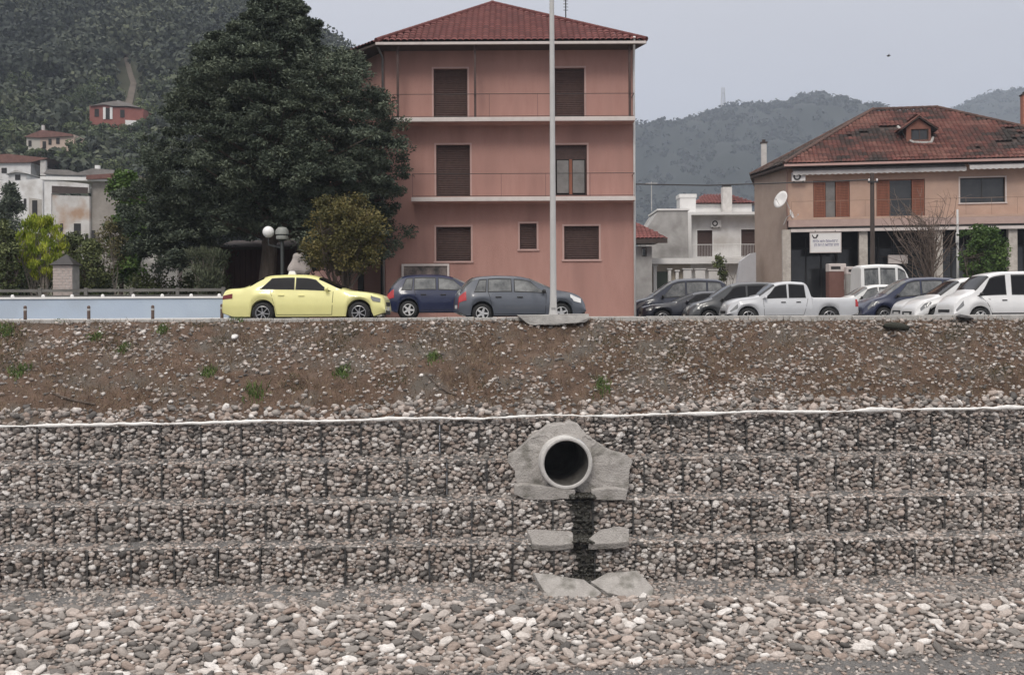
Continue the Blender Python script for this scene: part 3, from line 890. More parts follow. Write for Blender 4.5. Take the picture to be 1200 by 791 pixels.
M['grey'] = mat('grey_cement_render', (.33,.32,.31), .9, (.45,.44,.43), 1.3, .3, 30, c3=(.25,.24,.23), scale3=.6)
M['chim'] = mat('chimney_render', (.47,.45,.43), .9, (.6,.58,.56), 3, .2)
M['brick'] = mat('chimney_brick', (.33,.13,.085), .9, (.42,.19,.13), 9, .4)

def wall_holes(mb, u0, u1, z0, z1, holes, y=0.0, d=.18):
    """front sheet of a wall with rectangular openings and their reveals"""
    us = sorted(set([u0, u1] + [h[0] for h in holes] + [h[1] for h in holes]))
    zs = sorted(set([z0, z1] + [h[2] for h in holes] + [h[3] for h in holes]))
    us = [u for u in us if u0 <= u <= u1]; zs = [z for z in zs if z0 <= z <= z1]
    for i in range(len(us) - 1):
        for j in range(len(zs) - 1):
            cu, cz = (us[i] + us[i+1]) / 2, (zs[j] + zs[j+1]) / 2
            if any(h[0] < cu < h[1] and h[2] < cz < h[3] for h in holes): continue
            mb.quad((us[i], y, zs[j]), (us[i+1], y, zs[j]), (us[i+1], y, zs[j+1]), (us[i], y, zs[j+1]))
    for a, b, c, e in [h[:4] for h in holes]:
        mb.quad((a, y, c), (a, y + d, c), (a, y + d, e), (a, y, e))
        mb.quad((b, y, c), (b, y, e), (b, y + d, e), (b, y + d, c))
        mb.quad((a, y, e), (a, y + d, e), (b, y + d, e), (b, y, e))
        mb.quad((a, y, c), (b, y, c), (b, y + d, c), (a, y + d, c))
def opening(parent, h, kind='shutter', y=0.0, name='window', trim=None, sill=True, dy=.13, fm=None, label=None):
    """window or door unit in the hole h; shutter / glass / french / folding"""
    a, b, c, e = h; fm = fm or M['brown']; f = .05; yy = y + dy
    mb = MB()
    mb.bx(a, a + f, yy, yy + .07, c, e).bx(b - f, b, yy, yy + .07, c, e).bx(a + f, b - f, yy, yy + .07, e - f, e).bx(a + f, b - f, yy, yy + .07, c, c + f)
    o = mb.build(name, fm, parent)
    if label: o['label'] = label
    if kind == 'shutter':
        mb = MB(); k = max(6, int((e - c) / .075)); st = (e - c - 2 * f) / k
        for i in range(k):
            z = c + f + i * st
            mb.add([(a + f, yy + .045, z), (b - f, yy + .045, z), (b - f, yy + .022, z + st * .5), (a + f, yy + .022, z + st * .5), (b - f, yy + .045, z + st * .95), (a + f, yy + .045, z + st * .95)], [(0, 1, 2, 3), (3, 2, 4, 5)])
        mb.bx(a + f, b - f, yy + .046, yy + .06, c + f, e - f)
        mb.build('shutter', M['brown'], o)
    elif kind == 'glass':
        nl = 2 if (b - a) > .8 else 1
        for i in range(nl):
            a2 = a + f + (b - a - 2 * f) * i / nl; b2 = a + f + (b - a - 2 * f) * (i + 1) / nl
            MB().bx(a2 + .02, b2 - .02, yy + .03, yy + .045, c + f, e - f).build('pane', M['glass'], o)
        if nl == 2:
            m_ = (a + b) / 2; MB().bx(m_ - .025, m_ + .025, yy + .005, yy + .06, c + f, e - f).build('mullion', fm, o)
    elif kind == 'french':
        zt = c + (e - c) * .72
        mb = MB()
        for i in range(9):
            z = zt + (e - f - zt) * i / 9
            mb.bx(a + f, b - f, yy + .02, yy + .05, z, z + (e - f - zt) / 9 * .9)
        mb.build('shutter', M['brown'], o)
        m_ = (a + b) / 2
        for x0, x1 in ((a + f, m_ - .04), (m_ + .04, b - f)):
            MB().bx(x0 + .04, x1 - .04, yy + .03, yy + .04, c + f + .06, zt - .03).build('pane', M['glasspale'], o)
        MB().bx(m_ - .06, m_ + .06, yy + .01, yy + .05, c + f, zt).build('mullion', M['brownwood'], o)
    elif kind == 'open':
        MB().bx(a + f, b - f, yy + .05, yy + .07, c + f, e - f).build('pane', M['dark'], o)
    if trim:
        w_ = .07; p = .018
        mb = MB().bx(a - w_, a, y - p, y + .02, c, e + w_).bx(b, b + w_, y - p, y + .02, c, e + w_).bx(a, b, y - p, y + .02, e, e + w_)
        mb.build('window_trim', trim, o)
    if sill:
        MB().bx(a - .1, b + .1, y - .06, y + dy, c - .07, c).build('sill', trim or M['slab'], o)
    return o

def tiles(name, poly, mat_, parent, off=(0, 0, 0), row=.36, wid=.24, old=False, thick=.05):
    """curved clay tiles laid in rows over a plane polygon (first edge = eave)"""
    P = [Vector(p) for p in poly]
    ex = (P[1] - P[0]).normalized()
    nrm = (P[1] - P[0]).cross(P[-1] - P[0]).normalized()
    if nrm.z < 0: nrm = -nrm
    ey = nrm.cross(ex); 
    if ey.z < 0: ey = -ey
    q = [((p - P[0]).dot(ex), (p - P[0]).dot(ey)) for p in P]
    u0, u1 = min(a for a, b in q), max(a for a, b in q); v1 = max(b for a, b in q)
    def inside(u, v):
        c = False
        for i in range(len(q)):
            (xa, ya), (xb, yb) = q[i], q[i - 1]
            if (ya > v) != (yb > v) and u < (xb - xa) * (v - ya) / (yb - ya) + xa: c = not c
        return c
    V, Q, A = [], [], []
    nr = int(v1 / row) + 1; nw = int((u1 - u0) / wid) + 1
    for r_ in range(nr):
        for w_ in range(nw):
            u = u0 + (w_ + .5) * wid; v = (r_ + .5) * row
            if not inside(u, min(v, v1 * .999)): continue
            lift = random.uniform(-.008, .008) if old else 0
            tt = random.random()
            if old:
                k = 1.2 * mnoise.noise((u * .28, v * .5, 3)) + .7 * mnoise.noise((u * .9, v * 2.6, 9))
                tt = min(1, max(0, .58 + k * 1.1 + random.uniform(-.18, .18)))
                if k < -.55 and random.random() < .5: continue
            n0 = len(V)
            for dv, hz in ((-row * .56, .045), (row * .56, .012)):
                for i in range(5):
                    a = math.pi * i / 4
                    p = P[0] + ex * (u - math.cos(a) * wid * .5) + ey * (v + dv) + nrm * (math.sin(a) * wid * .28 + hz + lift)
                    V.append((p.x - off[0], p.y - off[1], p.z - off[2])); A.append(tt)
            for i in range(4): Q.append((n0 + i, n0 + i + 1, n0 + 6 + i, n0 + 5 + i))
    return np_mesh(name, np.array(V), np.array(Q), None, mat_, parent, False, np.array(A), 'stuff')

def local(fc, px, py, dy=0.0):
    """point on the plane dy metres behind the facade, in its own frame"""
    nx, ny = -fc.dy, fc.dx
    f2 = Face(fc.ox + nx * dy, fc.oy + ny * dy, fc.ang)
    u, z = f2.uz(px, py)
    return (u, dy, z)

# ------------------------------------------------------------------ the pink house
YB = 41.0
xa = px_x(452, YB)
fc = Face(xa, YB, 0.0)
root = thing('apartment_house', 'three storey pink rendered house with brown shutters and red tiled hip roof', 'house', (xa, YB, 0))
pink = root
def rc(x0, y0, x1, y1, f=None): 
    a = (f or fc).rect(x0, y0, x1, y1); return (a[0], a[1], a[2], a[3])
H_eave = fc.uz(600, 52)[1]
u1 = fc.uz(743, 300)[0]
s1 = fc.uz(600, 234)[1]; s2 = fc.uz(600, 142.5)[1]
holes = [rc(508, 81, 548, 138), rc(650, 80, 685, 137), rc(511, 170, 551, 230), rc(650, 170, 688, 229), rc(511, 266, 552, 306), rc(609, 262, 629, 292), rc(661, 265, 702, 304)]
kinds = ['shutter', 'shutter', 'shutter', 'french', 'shutter', 'shutter', 'shutter']
mb = MB()
wall_holes(mb, 0, u1, -.4, H_eave, holes, d=.24)
# side walls, back (plan is a trapezoid)
xl = -2.35; D = 11.0
side = [(0, 0), (-2.1, 3.2), (-5.2, D), (u1 - 1.2, D), (u1, 0)]
for (a, b), (c, e) in zip(side[:-1], side[1:]):
    mb.quad((a, b, -.4), (c, e, -.4), (c, e, H_eave), (a, b, H_eave))
mb.build('wall', M['pink'], root)
for h, k in zip(holes, kinds):
    door = h[3] - h[2] > 1.7
    opening(root, h, k, name='balcony_door' if door else 'window', trim=M['pinktrim'], sill=not door)
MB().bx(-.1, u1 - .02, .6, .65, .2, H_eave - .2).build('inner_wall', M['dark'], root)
# balconies
for sz, pl in ((s1, 484), (s2, 462)):
    b0 = fc.uz(pl, 150)[0]
    o = MB().bx(max(b0, .05), u1 - .03, -.85, .02, sz - .14, sz + .02).build('balcony', M['slab'], root)
    MB().bx(max(b0, .05) + .03, u1 - .06, -.82, .02, sz - .165, sz - .141).build('soffit', M['pink'], o)
    mb = MB(); L0, L1 = max(b0, .05) + .04, u1 - .06
    mb.tube([(L0, -.80, sz + .92), (L1, -.80, sz + .92)], .012, 6)
    mb.tube([(L0, -.80, sz + .06), (L1, -.80, sz + .06)], .010, 6)
    for e in (L0, L1): mb.tube([(e, -.80, sz + .92), (e, 0, sz + .92)], .014, 6)
    x = L0
    while x < L1 + .01:
        mb.tube([(x, -.80, sz + .02), (x, -.80, sz + .92)], .006, 5); x += (L1 - L0) / 5
    mb.build('railing', M['darkmet'], o)
# slim dark posts from the upper balcony to the eave, downpipes
for px in (468.5, 557.5, 735.5):
    u = fc.uz(px, 100)[0]
    MB().bx(u - .045, u + .045, -.76, -.67, s2 + .02, H_eave).build('post', M['brown'], root)
mb = MB(); mb.tube([(u1 - .05, -.9, H_eave + .05), (u1 - .05, -.85, H_eave - .2), (u1 + .02, -.12, H_eave - .55), (u1 + .02, -.1, H_eave - .8), (u1 + .02, -.1, 0)], .045, 8)
mb.build('downpipe', M['white'], root, smooth=True)
mb = MB(); mb.tube([(-.25, -.75, H_eave + .02), (-.2, -.7, H_eave - .2), (-.06, -.12, H_eave - .55), (-.06, -.1, 0)], .045, 8)
mb.build('downpipe', mat('grey_downpipe', (.2, .19, .185), .6), root, smooth=True)
# roof
ev = -.95
FL = local(fc, 441, 49.5, ev); FR = local(fc, 757.5, 49.0, ev)
zE = FL[2]
FR = (FR[0], ev, zE); 
AP = local(fc, 577, 5.5, 4.6); AP2 = (AP[0] - .5, 7.5, AP[2])
BL1 = (-3.15, 2.7, zE); BL = (-6.2, D + .8, zE); BR = (u1 - .9, D + .8, zE); FR1 = (u1 + .02, .15, zE)
mb = MB()
t = -.12
for pl in ([FL, FR, AP], [FR, FR1, AP], [FR1, BR, AP2, AP], [BR, BL, AP2], [BL, BL1, AP, AP2], [BL1, FL, AP]):
    mb.poly([(p[0], p[1], p[2] - .03) for p in pl])
ring = [FL, FR, FR1, BR, BL, BL1]
for i in range(6):
    p, q = ring[i], ring[(i + 1) % 6]
    mb.quad((p[0], p[1], p[2] + t), (q[0], q[1], q[2] + t), (q[0], q[1], q[2] - .03), (p[0], p[1], p[2] - .03))
mb.poly([(p[0], p[1], p[2] + t) for p in ring[::-1]])
rf = mb.build('roof', M['soffit'], root)
for pl in ([FL, FR, AP], [FR1, BR, AP2, AP], [BL1, FL, AP], [BL, BL1, AP, AP2]):
    tiles('roof_tiles', pl, M['tile'], rf)
mb = MB()
for p, q in ((FL, AP), (FR, AP), (AP, AP2), (BL1, AP)):
    pv, qv = Vector(p), Vector(q); n = int((qv - pv).length / .4)
    for i in range(n):
        a, b = pv.lerp(qv, i / n), pv.lerp(qv, (i + 1.15) / n)
        mb.tube([a + Vector((0, 0, .05)), b + Vector((0, 0, .08))], [.11, .085], 8)
mb.build('ridge_tiles', M['tile'], rf, kind='stuff')
mb = MB(); mb.bx(FL[0] - .02, FR[0] - .02, ev - .10, ev - .005, zE - .13, zE - .035)
mb.build('gutter', M['slab'], rf)
mb = MB(); a0 = local(fc, 663, 22, 3.0)
mb.tube([(a0[0], 3.0, a0[2] - .4), (a0[0], 3.0, a0[2] + .85)], .025, 6)
for k in range(4): mb.tube([(a0[0] - .1, 3.0, a0[2] + .35 + k * .13), (a0[0] + .1, 3.0, a0[2] + .35 + k * .13)], .012, 4)
mb.build('aerial', M['darkmet'], rf)
# garage bays on the left flank
mb = MB()
sv = Vector((-2.1, 3.2, 0)); sl = sv.length; sd = sv / sl; sn = Vector((-sd.y, sd.x, 0)); sn = sn if sn.x < 0 else -sn
for t0, t1 in ((.02, .1), (.52, .66), (.86, .98)):
    a, b = sd * sl * t0, sd * sl * t1
    mb.prism([tuple(a + sn * .01 + Vector((0, 0, .05))), tuple(b + sn * .01 + Vector((0, 0, .05))), tuple(b + sn * .01 + Vector((0, 0, 2.6))), tuple(a + sn * .01 + Vector((0, 0, 2.6)))], tuple(sn * .02))
mb.build('side_door', M['dark'], root)
# framed board on the wall behind the cars
a, b, c, e = rc(470.5, 309.5, 526.5, 336, Face(xa, YB - .12))
nb = thing('notice_board', 'pale framed board of dark blotchy pictures on the pink wall above the blue car', 'notice board', (xa, YB, 0))
mb = MB(); f = .08
mb.bx(a, a + f, -.12, -.02, c, e).bx(b - f, b, -.12, -.02, c, e).bx(a + f, b - f, -.12, -.02, e - f, e).bx(a + f, b - f, -.12, -.02, c, c + f); mb.build('frame', M['slab'], nb)
MB().bx(a + f, b - f, -.07, -.03, c + f, e - f).build('panel', mat('faded_panel', (.05, .045, .045), .6, (.26, .21, .19), 3.2), nb)
# ------------------------------------------------------------------ right-hand house with shops
YR = 58.0
A0 = at(922, 192, YR)
fr = Face(A0.x, YR, R(-9.0))
root = thing('shop_house', 'two storey peach house with weathered red tiled roof above dark shop fronts', 'house', (A0.x, YR, 0), R(-9.0))
He = fr.uz(922, 191)[1]; UE = 17.5
hol = [rc(953, 212, 996, 255, fr), rc(1027, 211, 1084, 254, fr), rc(1125, 209, 1178, 237, fr)]
zf = fr.uz(1000, 258)[1]; zg = fr.uz(1000, 269)[1]
mb = MB(); wall_holes(mb, 0, UE, zf - .02, He, hol, d=.2)
bk = local(fr, 884, 203, 4.2); DB = 11.0
kx = local(fr, 888, 203, DB)[0] / DB
mb.quad((UE, 0, -.4), (UE, DB, -.4), (UE, DB, He), (UE, 0, He)); mb.quad((kx * DB, DB, -.4), (UE, DB, -.4), (UE, DB, He), (kx * DB, DB, He))
mb.build('wall', M['tan'], root)
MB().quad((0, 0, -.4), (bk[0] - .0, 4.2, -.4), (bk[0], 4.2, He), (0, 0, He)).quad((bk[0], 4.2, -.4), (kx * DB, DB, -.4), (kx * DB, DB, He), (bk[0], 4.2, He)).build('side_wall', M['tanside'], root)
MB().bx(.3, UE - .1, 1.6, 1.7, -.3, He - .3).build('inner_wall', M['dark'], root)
# shuttered doors with folding leaves
for h, la in ((hol[0], ((0, .33, 0), (.33, .62, 1), (.62, 1, 0))), (hol[1], ((0, .27, 0), (.27, .74, 2), (.74, 1, 0)))):
    o = opening(root, h, 'none', name='balcony_door', trim=None, sill=False, fm=M['brownwood'])
    a, b, c, e = h; w_ = b - a
    for p, q, k in la:
        x0, x1 = a + .03 + p * (w_ - .06), a + .03 + q * (w_ - .06)
        if k == 0:
            mb = MB()
            for i in range(22): 
                z = c + .06 + i * (e - c - .12) / 22
                mb.bx(x0 + .06, x1 - .06, .04, .08, z, z + (e - c - .12) / 22 * .8)
            mb.bx(x0, x0 + .06, .03, .09, c + .04, e - .04).bx(x1 - .06, x1, .03, .09, c + .04, e - .04)
            mb.build('shutter', M['brownwood'], o)
        else: MB().bx(x0 + .03, x1 - .03, .12, .15, c + .05, e - .05).build('pane', M['glasspale'] if k == 1 else M['glass'], o)
o = opening(root, hol[2], 'glass', name='window', trim=M['slab'], fm=M['darkmet'])
# slab edge, fascia, awning
MB().bx(-.02, UE, -.95, .0, zf - .02, zf + .10).build('balcony', M['tan'], root)
MB().bx(-.02, UE, -.955, -.75, zg + .12, zf - .025).build('fascia', mat('dusty_pink_band', (.40, .29, .26), .9, (.46, .34, .3), 2), root)
MB().bx(.1, UE, -1.1, -.97, zg - .18, zg - .02).build('shop_awning', M['slab'], root)
MB().bx(.1, UE, -.95, 1.2, zg - .02, zg + .1).build('ceiling', M['dark'], root)
mb = MB(); x = .2
mb.tube([(.15, -.9, zf + 1.0), (UE, -.9, zf + 1.0)], .013, 5); 
for e in range(0, 13): mb.tube([(.15 + e * 1.3, -.9, zf + .1), (.15 + e * 1.3, -.9, zf + 1.0)], .008, 5)
mb.build('railing', mat('rusty_rail', (.25, .17, .13), .7), root)
mb = MB()
za = fr.uz(1000, 196)[1]
def awn(u0, u1, zt, drop_, dep):
    vs, fs = [], []; n = int((u1 - u0) / .15)
    for i in range(n + 1):
        u = u0 + (u1 - u0) * i / n
        vs += [(u, -.02, zt), (u, -dep, zt - drop_ * .55), (u, -dep - .01, zt - drop_ - (.05 if i % 2 else 0))]
    for i in range(n):
        for k in range(2): fs.append((i*3+k, i*3+3+k, i*3+4+k, i*3+1+k))
    return MB().add(vs, fs)
m_ = mat('grey_white_canvas', (.48, .465, .45), .9, (.62, .60, .585), 1.5, .1, stretch=(1, 1, .3))
ua = fr.uz(1131, 200)[0]; ub = fr.uz(928, 200)[0]
awn(ub, ua - .05, za + .02, .42, .5).build('awning', m_, root)
awn(ua + .05, UE, za + .10, .45, .7).build('awning', m_, root)
# shop pillars and dark bays
for px in (911, 1008.5, 1095, 1181, 1268):
    u = fr.uz(px, 300)[0]; u = max(u, -.12)
    MB().bx(u - .22, u + .22, -.9, -.5, -.4, zg - .02).build('pillar', mat('peeling_pillar', (.40, .36, .32), .9, (.56, .52, .47), 4, .3) if px == 911 else bpy.data.materials['peeling_pillar'], root)
us_ = [fr.uz(p, 300)[0] for p in (922, 1008, 1095, 1181, 1268)]
for i in range(4):
    a, b = us_[i] + .3, us_[i+1] - .3
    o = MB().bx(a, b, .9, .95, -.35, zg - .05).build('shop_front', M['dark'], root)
    mb = MB()
    for k in range(1, 4): mb.bx(a + (b - a) * k / 4 - .03, a + (b - a) * k / 4 + .03, .84, .9, -.3, zg - .4)
    mb.bx(a, b, .84, .9, zg - 1.0, zg - .93)
    mb.build('frame', M['darkmet'], o)
    for k in range(4): MB().bx(a + (b - a) * k / 4 + .05, a + (b - a) * (k + 1) / 4 - .05, .87, .885, .1, zg - 1.05).build('pane', M['glass'], o)
mb = MB(); mb.tube([(.0, -.06, He - .1), (.0, -.06, 0)], .05, 8); mb.build('downpipe', mat('rusty_pink_pipe', (.3, .2, .17), .7), root)
# roof
ev = -.75
E0 = local(fr, 921, 192.5, ev); zE = E0[2]
E1 = (UE + .6, ev, zE); EB = local(fr, 886, 200, 4.0); EB = (bk[0] - .25, 4.0, zE)
EC = (kx * DB - .05, DB + .6, zE); ED = (UE + .6, DB + .6, zE)
r0 = local(fr, 1023, 130, 5.2); r1 = local(fr, 1098, 131, 5.2)
r1 = (r1[0], 5.2, r0[2])
E0 = (E0[0] - .1, ev, zE)
# right side hip: from ridge end down beyond the frame
mb = MB()
for pl in ([E0, E1, r1, r0], [E1, ED, r1], [ED, EC, r0, r1], [EC, EB, r0], [EB, E0, r0]):
    mb.poly([(p[0], p[1], p[2] - .04) for p in pl])
ring = [E0, E1, ED, EC, EB]
for i in range(5):
    p, q = ring[i], ring[(i + 1) % 5]
    mb.quad((p[0], p[1], p[2] - .16), (q[0], q[1], q[2] - .16), (q[0], q[1], q[2] - .04), (p[0], p[1], p[2] - .04))
mb.poly([(p[0], p[1], p[2] - .16) for p in ring[::-1]])
rf = mb.build('roof', M['soffit'], root)
M['tiledark'] = ramp_mat('dark_hip_tile', [(0, (.03,.027,.025)), (.5, (.055,.042,.037)), (1, (.09,.06,.05))], 'attr', nscale=2.2, amount=.35, bump=.3)  # darker tile colour for the left hip faces
for pl, m_ in (([E0, E1, r1, r0], M['tileold']), ([EB, E0, r0], M['tiledark']), ([EC, EB, r0], M['tiledark']), ([E1, ED, r1], M['tileold'])): tiles('roof_tiles', pl, m_, rf, old=True)
mb = MB()
for p, q in ((E0, r0), (r0, r1), (r1, E1), (EB, r0)):
    pv, qv = Vector(p), Vector(q); n = int((qv - pv).length / .4)
    for i in range(n):
        a, b = pv.lerp(qv, i / n), pv.lerp(qv, (i + 1.15) / n)
        mb.tube([a + Vector((0, 0, .06)), b + Vector((0, 0, .1))], [.12, .095], 7)
mb.build('ridge_tiles', mat('dark_ridge_tile', (.07, .045, .04), .9, (.13, .075, .06), 3), rf, kind='stuff')
MB().bx(E0[0], E1[0], ev - .12, ev - .005, zE - .14, zE - .02).build('gutter', M['pinktrim'], rf)
# dormer
nrm = (Vector(E1) - Vector(E0)).cross(Vector(r0) - Vector(E0)).normalized()
def on_roof(px, py):
    # intersect the view ray with the front roof plane (in the facade frame)
    for dy in np.arange(ev, 6, .02):
        u, y, z = local(fr, px, py, dy)
        if (Vector((u, y, z)) - Vector(E0)).dot(nrm) * (1 if nrm.z > 0 else -1) <= 0: return Vector((u, y, z))
    return Vector(local(fr, px, py, 2))
dl, dr_ = on_roof(1062, 167), on_roof(1091, 167); dt = local(fr, 1076, 137.5, dl.y)[2]; db = local(fr, 1076, 150, dl.y)[2]
dm = MB(); y0 = dl.y - .05
wall_holes(dm, dl.x, dr_.x, dl.z - .05, db, [(dl.x + .25, dr_.x - .12, dl.z + .1, db - .08)], y=y0, d=.12)
dm.add([(dl.x, y0, db), (dr_.x, y0, db), ((dl.x + dr_.x) / 2, y0, dt - .1)], [(0, 1, 2)])
dm.quad((dl.x, y0, dl.z), (dl.x, y0 + 2.2, dl.z), (dl.x, y0 + 2.2, db), (dl.x, y0, db)).quad((dr_.x, y0, dl.z), (dr_.x, y0 + 2.2, dl.z), (dr_.x, y0 + 2.2, db), (dr_.x, y0, db))
do = dm.build('dormer', mat('brown_red_board', (.17, .075, .055), .9, (.24, .11, .08), 6), rf)
opening(root, (dl.x + .25, dr_.x - .12, dl.z + .1, db - .08), 'glass', y=y0, name='window', sill=False, dy=.05, fm=M['soffit'], label='small dormer window in the tiled roof')
mx_ = (dl.x + dr_.x) / 2
for s_, nm in ((-1, 'l'), (1, 'r')):
    xe = dl.x - .35 if s_ < 0 else dr_.x + .35
    pl = [Vector((xe, y0 - .2, db - .12)), Vector((xe, y0 + 2.6, db - .12)), Vector((mx_, y0 + 2.6, dt)), Vector((mx_, y0 - .2, dt))]
    MB().prism([tuple(p) for p in pl], (0, 0, -.06)).build('dormer_roof', M['soffit'], rf)
    tiles('roof_tiles', [tuple(p) for p in pl], M['tileold'], rf, old=True)
mb = MB(); cr = [on_roof(px, py) for px, py in ((1052, 150), (1058, 156), (1062, 164), (1070, 168.5), (1082, 169), (1091, 168.5), (1093, 163))]
mb.tube([p + Vector((0, -.05, .06)) for p in cr], .08, 6); mb.build('flashing', M['kerb'], rf)
def chimney(px, ytop, ybot, w_px, Y, m, lab):
    a = at(px, ytop, Y); b = at(px, ybot, Y); hw = w_px / F * Y / 2
    r_ = thing('chimney', lab, 'chimney', (a.x, Y, b.z))
    h = a.z - b.z
    MB().cbx(-hw, hw, -hw, hw, 0, h - .15, .015).build('stack', m, r_)
    MB().cbx(-hw - .05, hw + .05, -hw - .05, hw + .05, h - .15, h - .08, .015).build('cap', m, r_)
    MB().lathe([(hw * .7, h - .08), (hw * .65, h), (hw * .3, h)], 10).build('pot', M['darkmet'], r_)
    return r_
# local chimneys belong to the roof
def roof_chimney(px, ytop, w_px, dy, m, zlow):
    u, y, z = local(fr, px, ytop, dy); hw = w_px / F * (YR + dy) / 2
    o = MB().bx(u - hw, u + hw, y - hw, y + hw, zlow, z - .12).build('chimney', m, rf)
    MB().bx(u - hw - .05, u + hw + .05, y - hw - .05, y + hw + .05, z - .12, z - .05).bx(u - hw * .6, u + hw * .6, y - hw * .6, y + hw * .6, z - .05, z + .1).build('cap', M['soffit'], o)
roof_chimney(895, 166, 6, 4.5, M['chim'], zE - .1)
roof_chimney(1202, 110, 9, 3.5, M['brick'], zE)
# air conditioner, dish, sign
def ac_unit(fc_, x0, y0, x1, y1, dy, lab):
    a, b, c, e = Face(fc_.ox + fc_.dy * dy, fc_.oy - fc_.dx * dy, fc_.ang).rect(x0, y0, x1, y1)
    r_ = thing('air_conditioner', lab, 'air conditioner', (fc_.ox + fc_.dy * dy, fc_.oy - fc_.dx * dy, 0), fc_.ang)
    MB().cbx(a, b, 0, dy, c, e, .02).build('case', M['white'], r_)
    rr = (e - c) * .42; cu, cz = a + (b - a) * .38, (c + e) / 2
    MB().lathe([(rr, -.02), (rr, .0), (rr * .3, .01), (0, .01)], 20, 'Y', (cu, -.006, cz)).build('fan_grille', M['darkmet'], r_)
    MB().bx(a + .1, a + .14, .02, dy, c - .05, c).bx(b - .14, b - .1, .02, dy, c - .05, c).build('bracket', M['darkmet'], r_)
ac_unit(fr, 928, 202, 944, 212, .35, 'white air conditioner under the awning at the left end of the peach house')
def dish(px, py, Y, r, yaw, lab):
    p = at(px, py, Y)
    r_ = thing('satellite_dish', lab, 'satellite dish', p, yaw)
    mb = MB(); mb.lathe([(0, .08), (r * .4, .065), (r * .75, .03), (r, -.02), (r * 1.0, -.03), (r * .7, .015), (0, .06)], 22, 'Y')
    o = mb.build('reflector', M['white'], r_, smooth=True); o.rotation_euler = (R(-20), 0, 0)
    MB().tube([(0, .05, -r), (0, -.25, -.1), (0, -.33, 0)], .012, 5).ball((0, -.34, 0), .04, 8, 6).build('feed_arm', M['galv'], r_)
    MB().tube([(0, .08, 0), (.1, .3, -.1), (.15, .5, -.5)], .025, 6).build('mount', M['galv'], r_)
dish(915, 234, 57.3, .50, R(-62), 'round white satellite dish at the left corner of the peach house')
dish(928, 252, 57.2, .30, R(60), 'small white dish tilted flat below the round dish')
a, b, c, e = Face(fr.ox, fr.oy - 1.25, fr.ang).rect(949, 273, 986, 296)
sg = thing('shop_sign', 'white hanging shop sign with blue lettering and a dark hook emblem', 'sign', (fr.ox, fr.oy - 1.25, 0), fr.ang)
MB().cbx(a, b, 0, .1, c, e, .01).build('board', M['white'], sg)
mb = MB(); mb.bx(a, b, -.012, 0, c, c + .04).bx(a, b, -.012, 0, e - .04, e).bx(a, a + .04, -.012, 0, c + .04, e - .04).bx(b - .04, b, -.012, 0, c + .04, e - .04).build('rim', M['slab'], sg)
ink = mat('blue_lettering', (.07, .07, .20), .7)
w_, h_ = b - a, e - c
mb = MB()
for row, x0, x1 in ((.57, .10, .88), (.38, .15, .92)):     # two lines of writing too small to read in the photograph
    x = x0
    while x < x1:
        ww = random.uniform(.022, .034)
        hh = random.uniform(.11, .14)
        mb.bx(a + x * w_, a + (x + ww * .4) * w_, -.008, -.001, c + (row - hh / 2) * h_, c + (row + hh / 2) * h_)
        if random.random() < .7: mb.bx(a + (x + ww * .4) * w_, a + (x + ww) * w_, -.008, -.001, c + (row + hh / 2 - .03) * h_, c + (row + hh / 2) * h_)
        else: mb.bx(a + (x + ww * .4) * w_, a + (x + ww) * w_, -.008, -.001, c + (row - .015) * h_, c + (row + .015) * h_)
        x += ww + (.012 if random.random() < .85 else .035)
mb.build('lettering', ink, sg)
mb = MB(); mb.tube([(a + .07 * w_, -.01, e - .1 * h_), (a + .12 * w_, -.01, e - .24 * h_), (a + .2 * w_, -.01, e - .25 * h_), (a + .25 * w_, -.01, e - .1 * h_)], [.02, .035, .035, .05], 6)
mb.build('emblem', M['darkmet'], sg)
MB().tube([(a + .3, .05, e), (a + .3, .3, e + .35)], .015, 5).tube([(b - .3, .05, e), (b - .3, .3, e + .35)], .015, 5).build('hanger', M['darkmet'], sg)
# appliances outside the shop
def cabinet(px0, px1, py0, Y, m, top, lab, cat):
    p0, p1 = at(px0, py0, Y), at(px1, py0, Y); g = float(ground(p0.x, Y))
    r_ = thing('appliance', lab, cat, ((p0.x + p1.x) / 2, Y, g)); hw = (p1.x - p0.x) / 2; h = p0.z - g
    MB().cbx(-hw, hw, 0, .6, 0.05, h * .86, .02).build('cabinet', m, r_)
    MB().cbx(-hw, hw, -.01, .6, h * .865, h, .02).build('top_panel', top, r_)
    MB().bx(-hw + .06, hw - .06, -.02, -.001, h * .1, h * .8).build('door', m, r_)
    MB().tube([(hw - .12, -.02, h * .55), (hw - .12, -.05, h * .57), (hw - .12, -.05, h * .7), (hw - .12, -.02, h * .72)], .012, 5).build('handle', M['galv'], r_)
    MB().bx(-hw + .1, hw - .3, -.018, -.0105, h * .9, h * .95).build('control_panel', M['darkmet'], r_)
cabinet(971.5, 991.5, 309, 55.0, mat('brown_enamel', (.17, .085, .07), .5, (.21, .11, .09), 2), M['slab'], 'brown stove with a pale top standing outside the shop', 'stove')
cabinet(992, 1016.5, 312.5, 54.6, mat('grey_enamel', (.28, .27, .255), .5, (.36, .35, .33), 2), M['slab'], 'grey fridge standing right of the brown stove outside the shop', 'fridge')
p0, p1 = at(1041, 299, 57.2), at(1064, 309, 57.2)
r_ = thing('shop_sign', 'small blank grey sign board under the shop ceiling', 'sign', (p0.x, 57.2, p1.z))
MB().cbx(0, p1.x - p0.x, 0, .12, 0, p0.z - p1.z, .02).build('board', M['slab'], r_)
MB().tube([(.2, .06, p0.z - p1.z), (.2, .06, p0.z - p1.z + .9)], .015, 5).tube([(.8, .06, p0.z - p1.z), (.8, .06, p0.z - p1.z + .9)], .015, 5).build('hanger', M['darkmet'], r_)

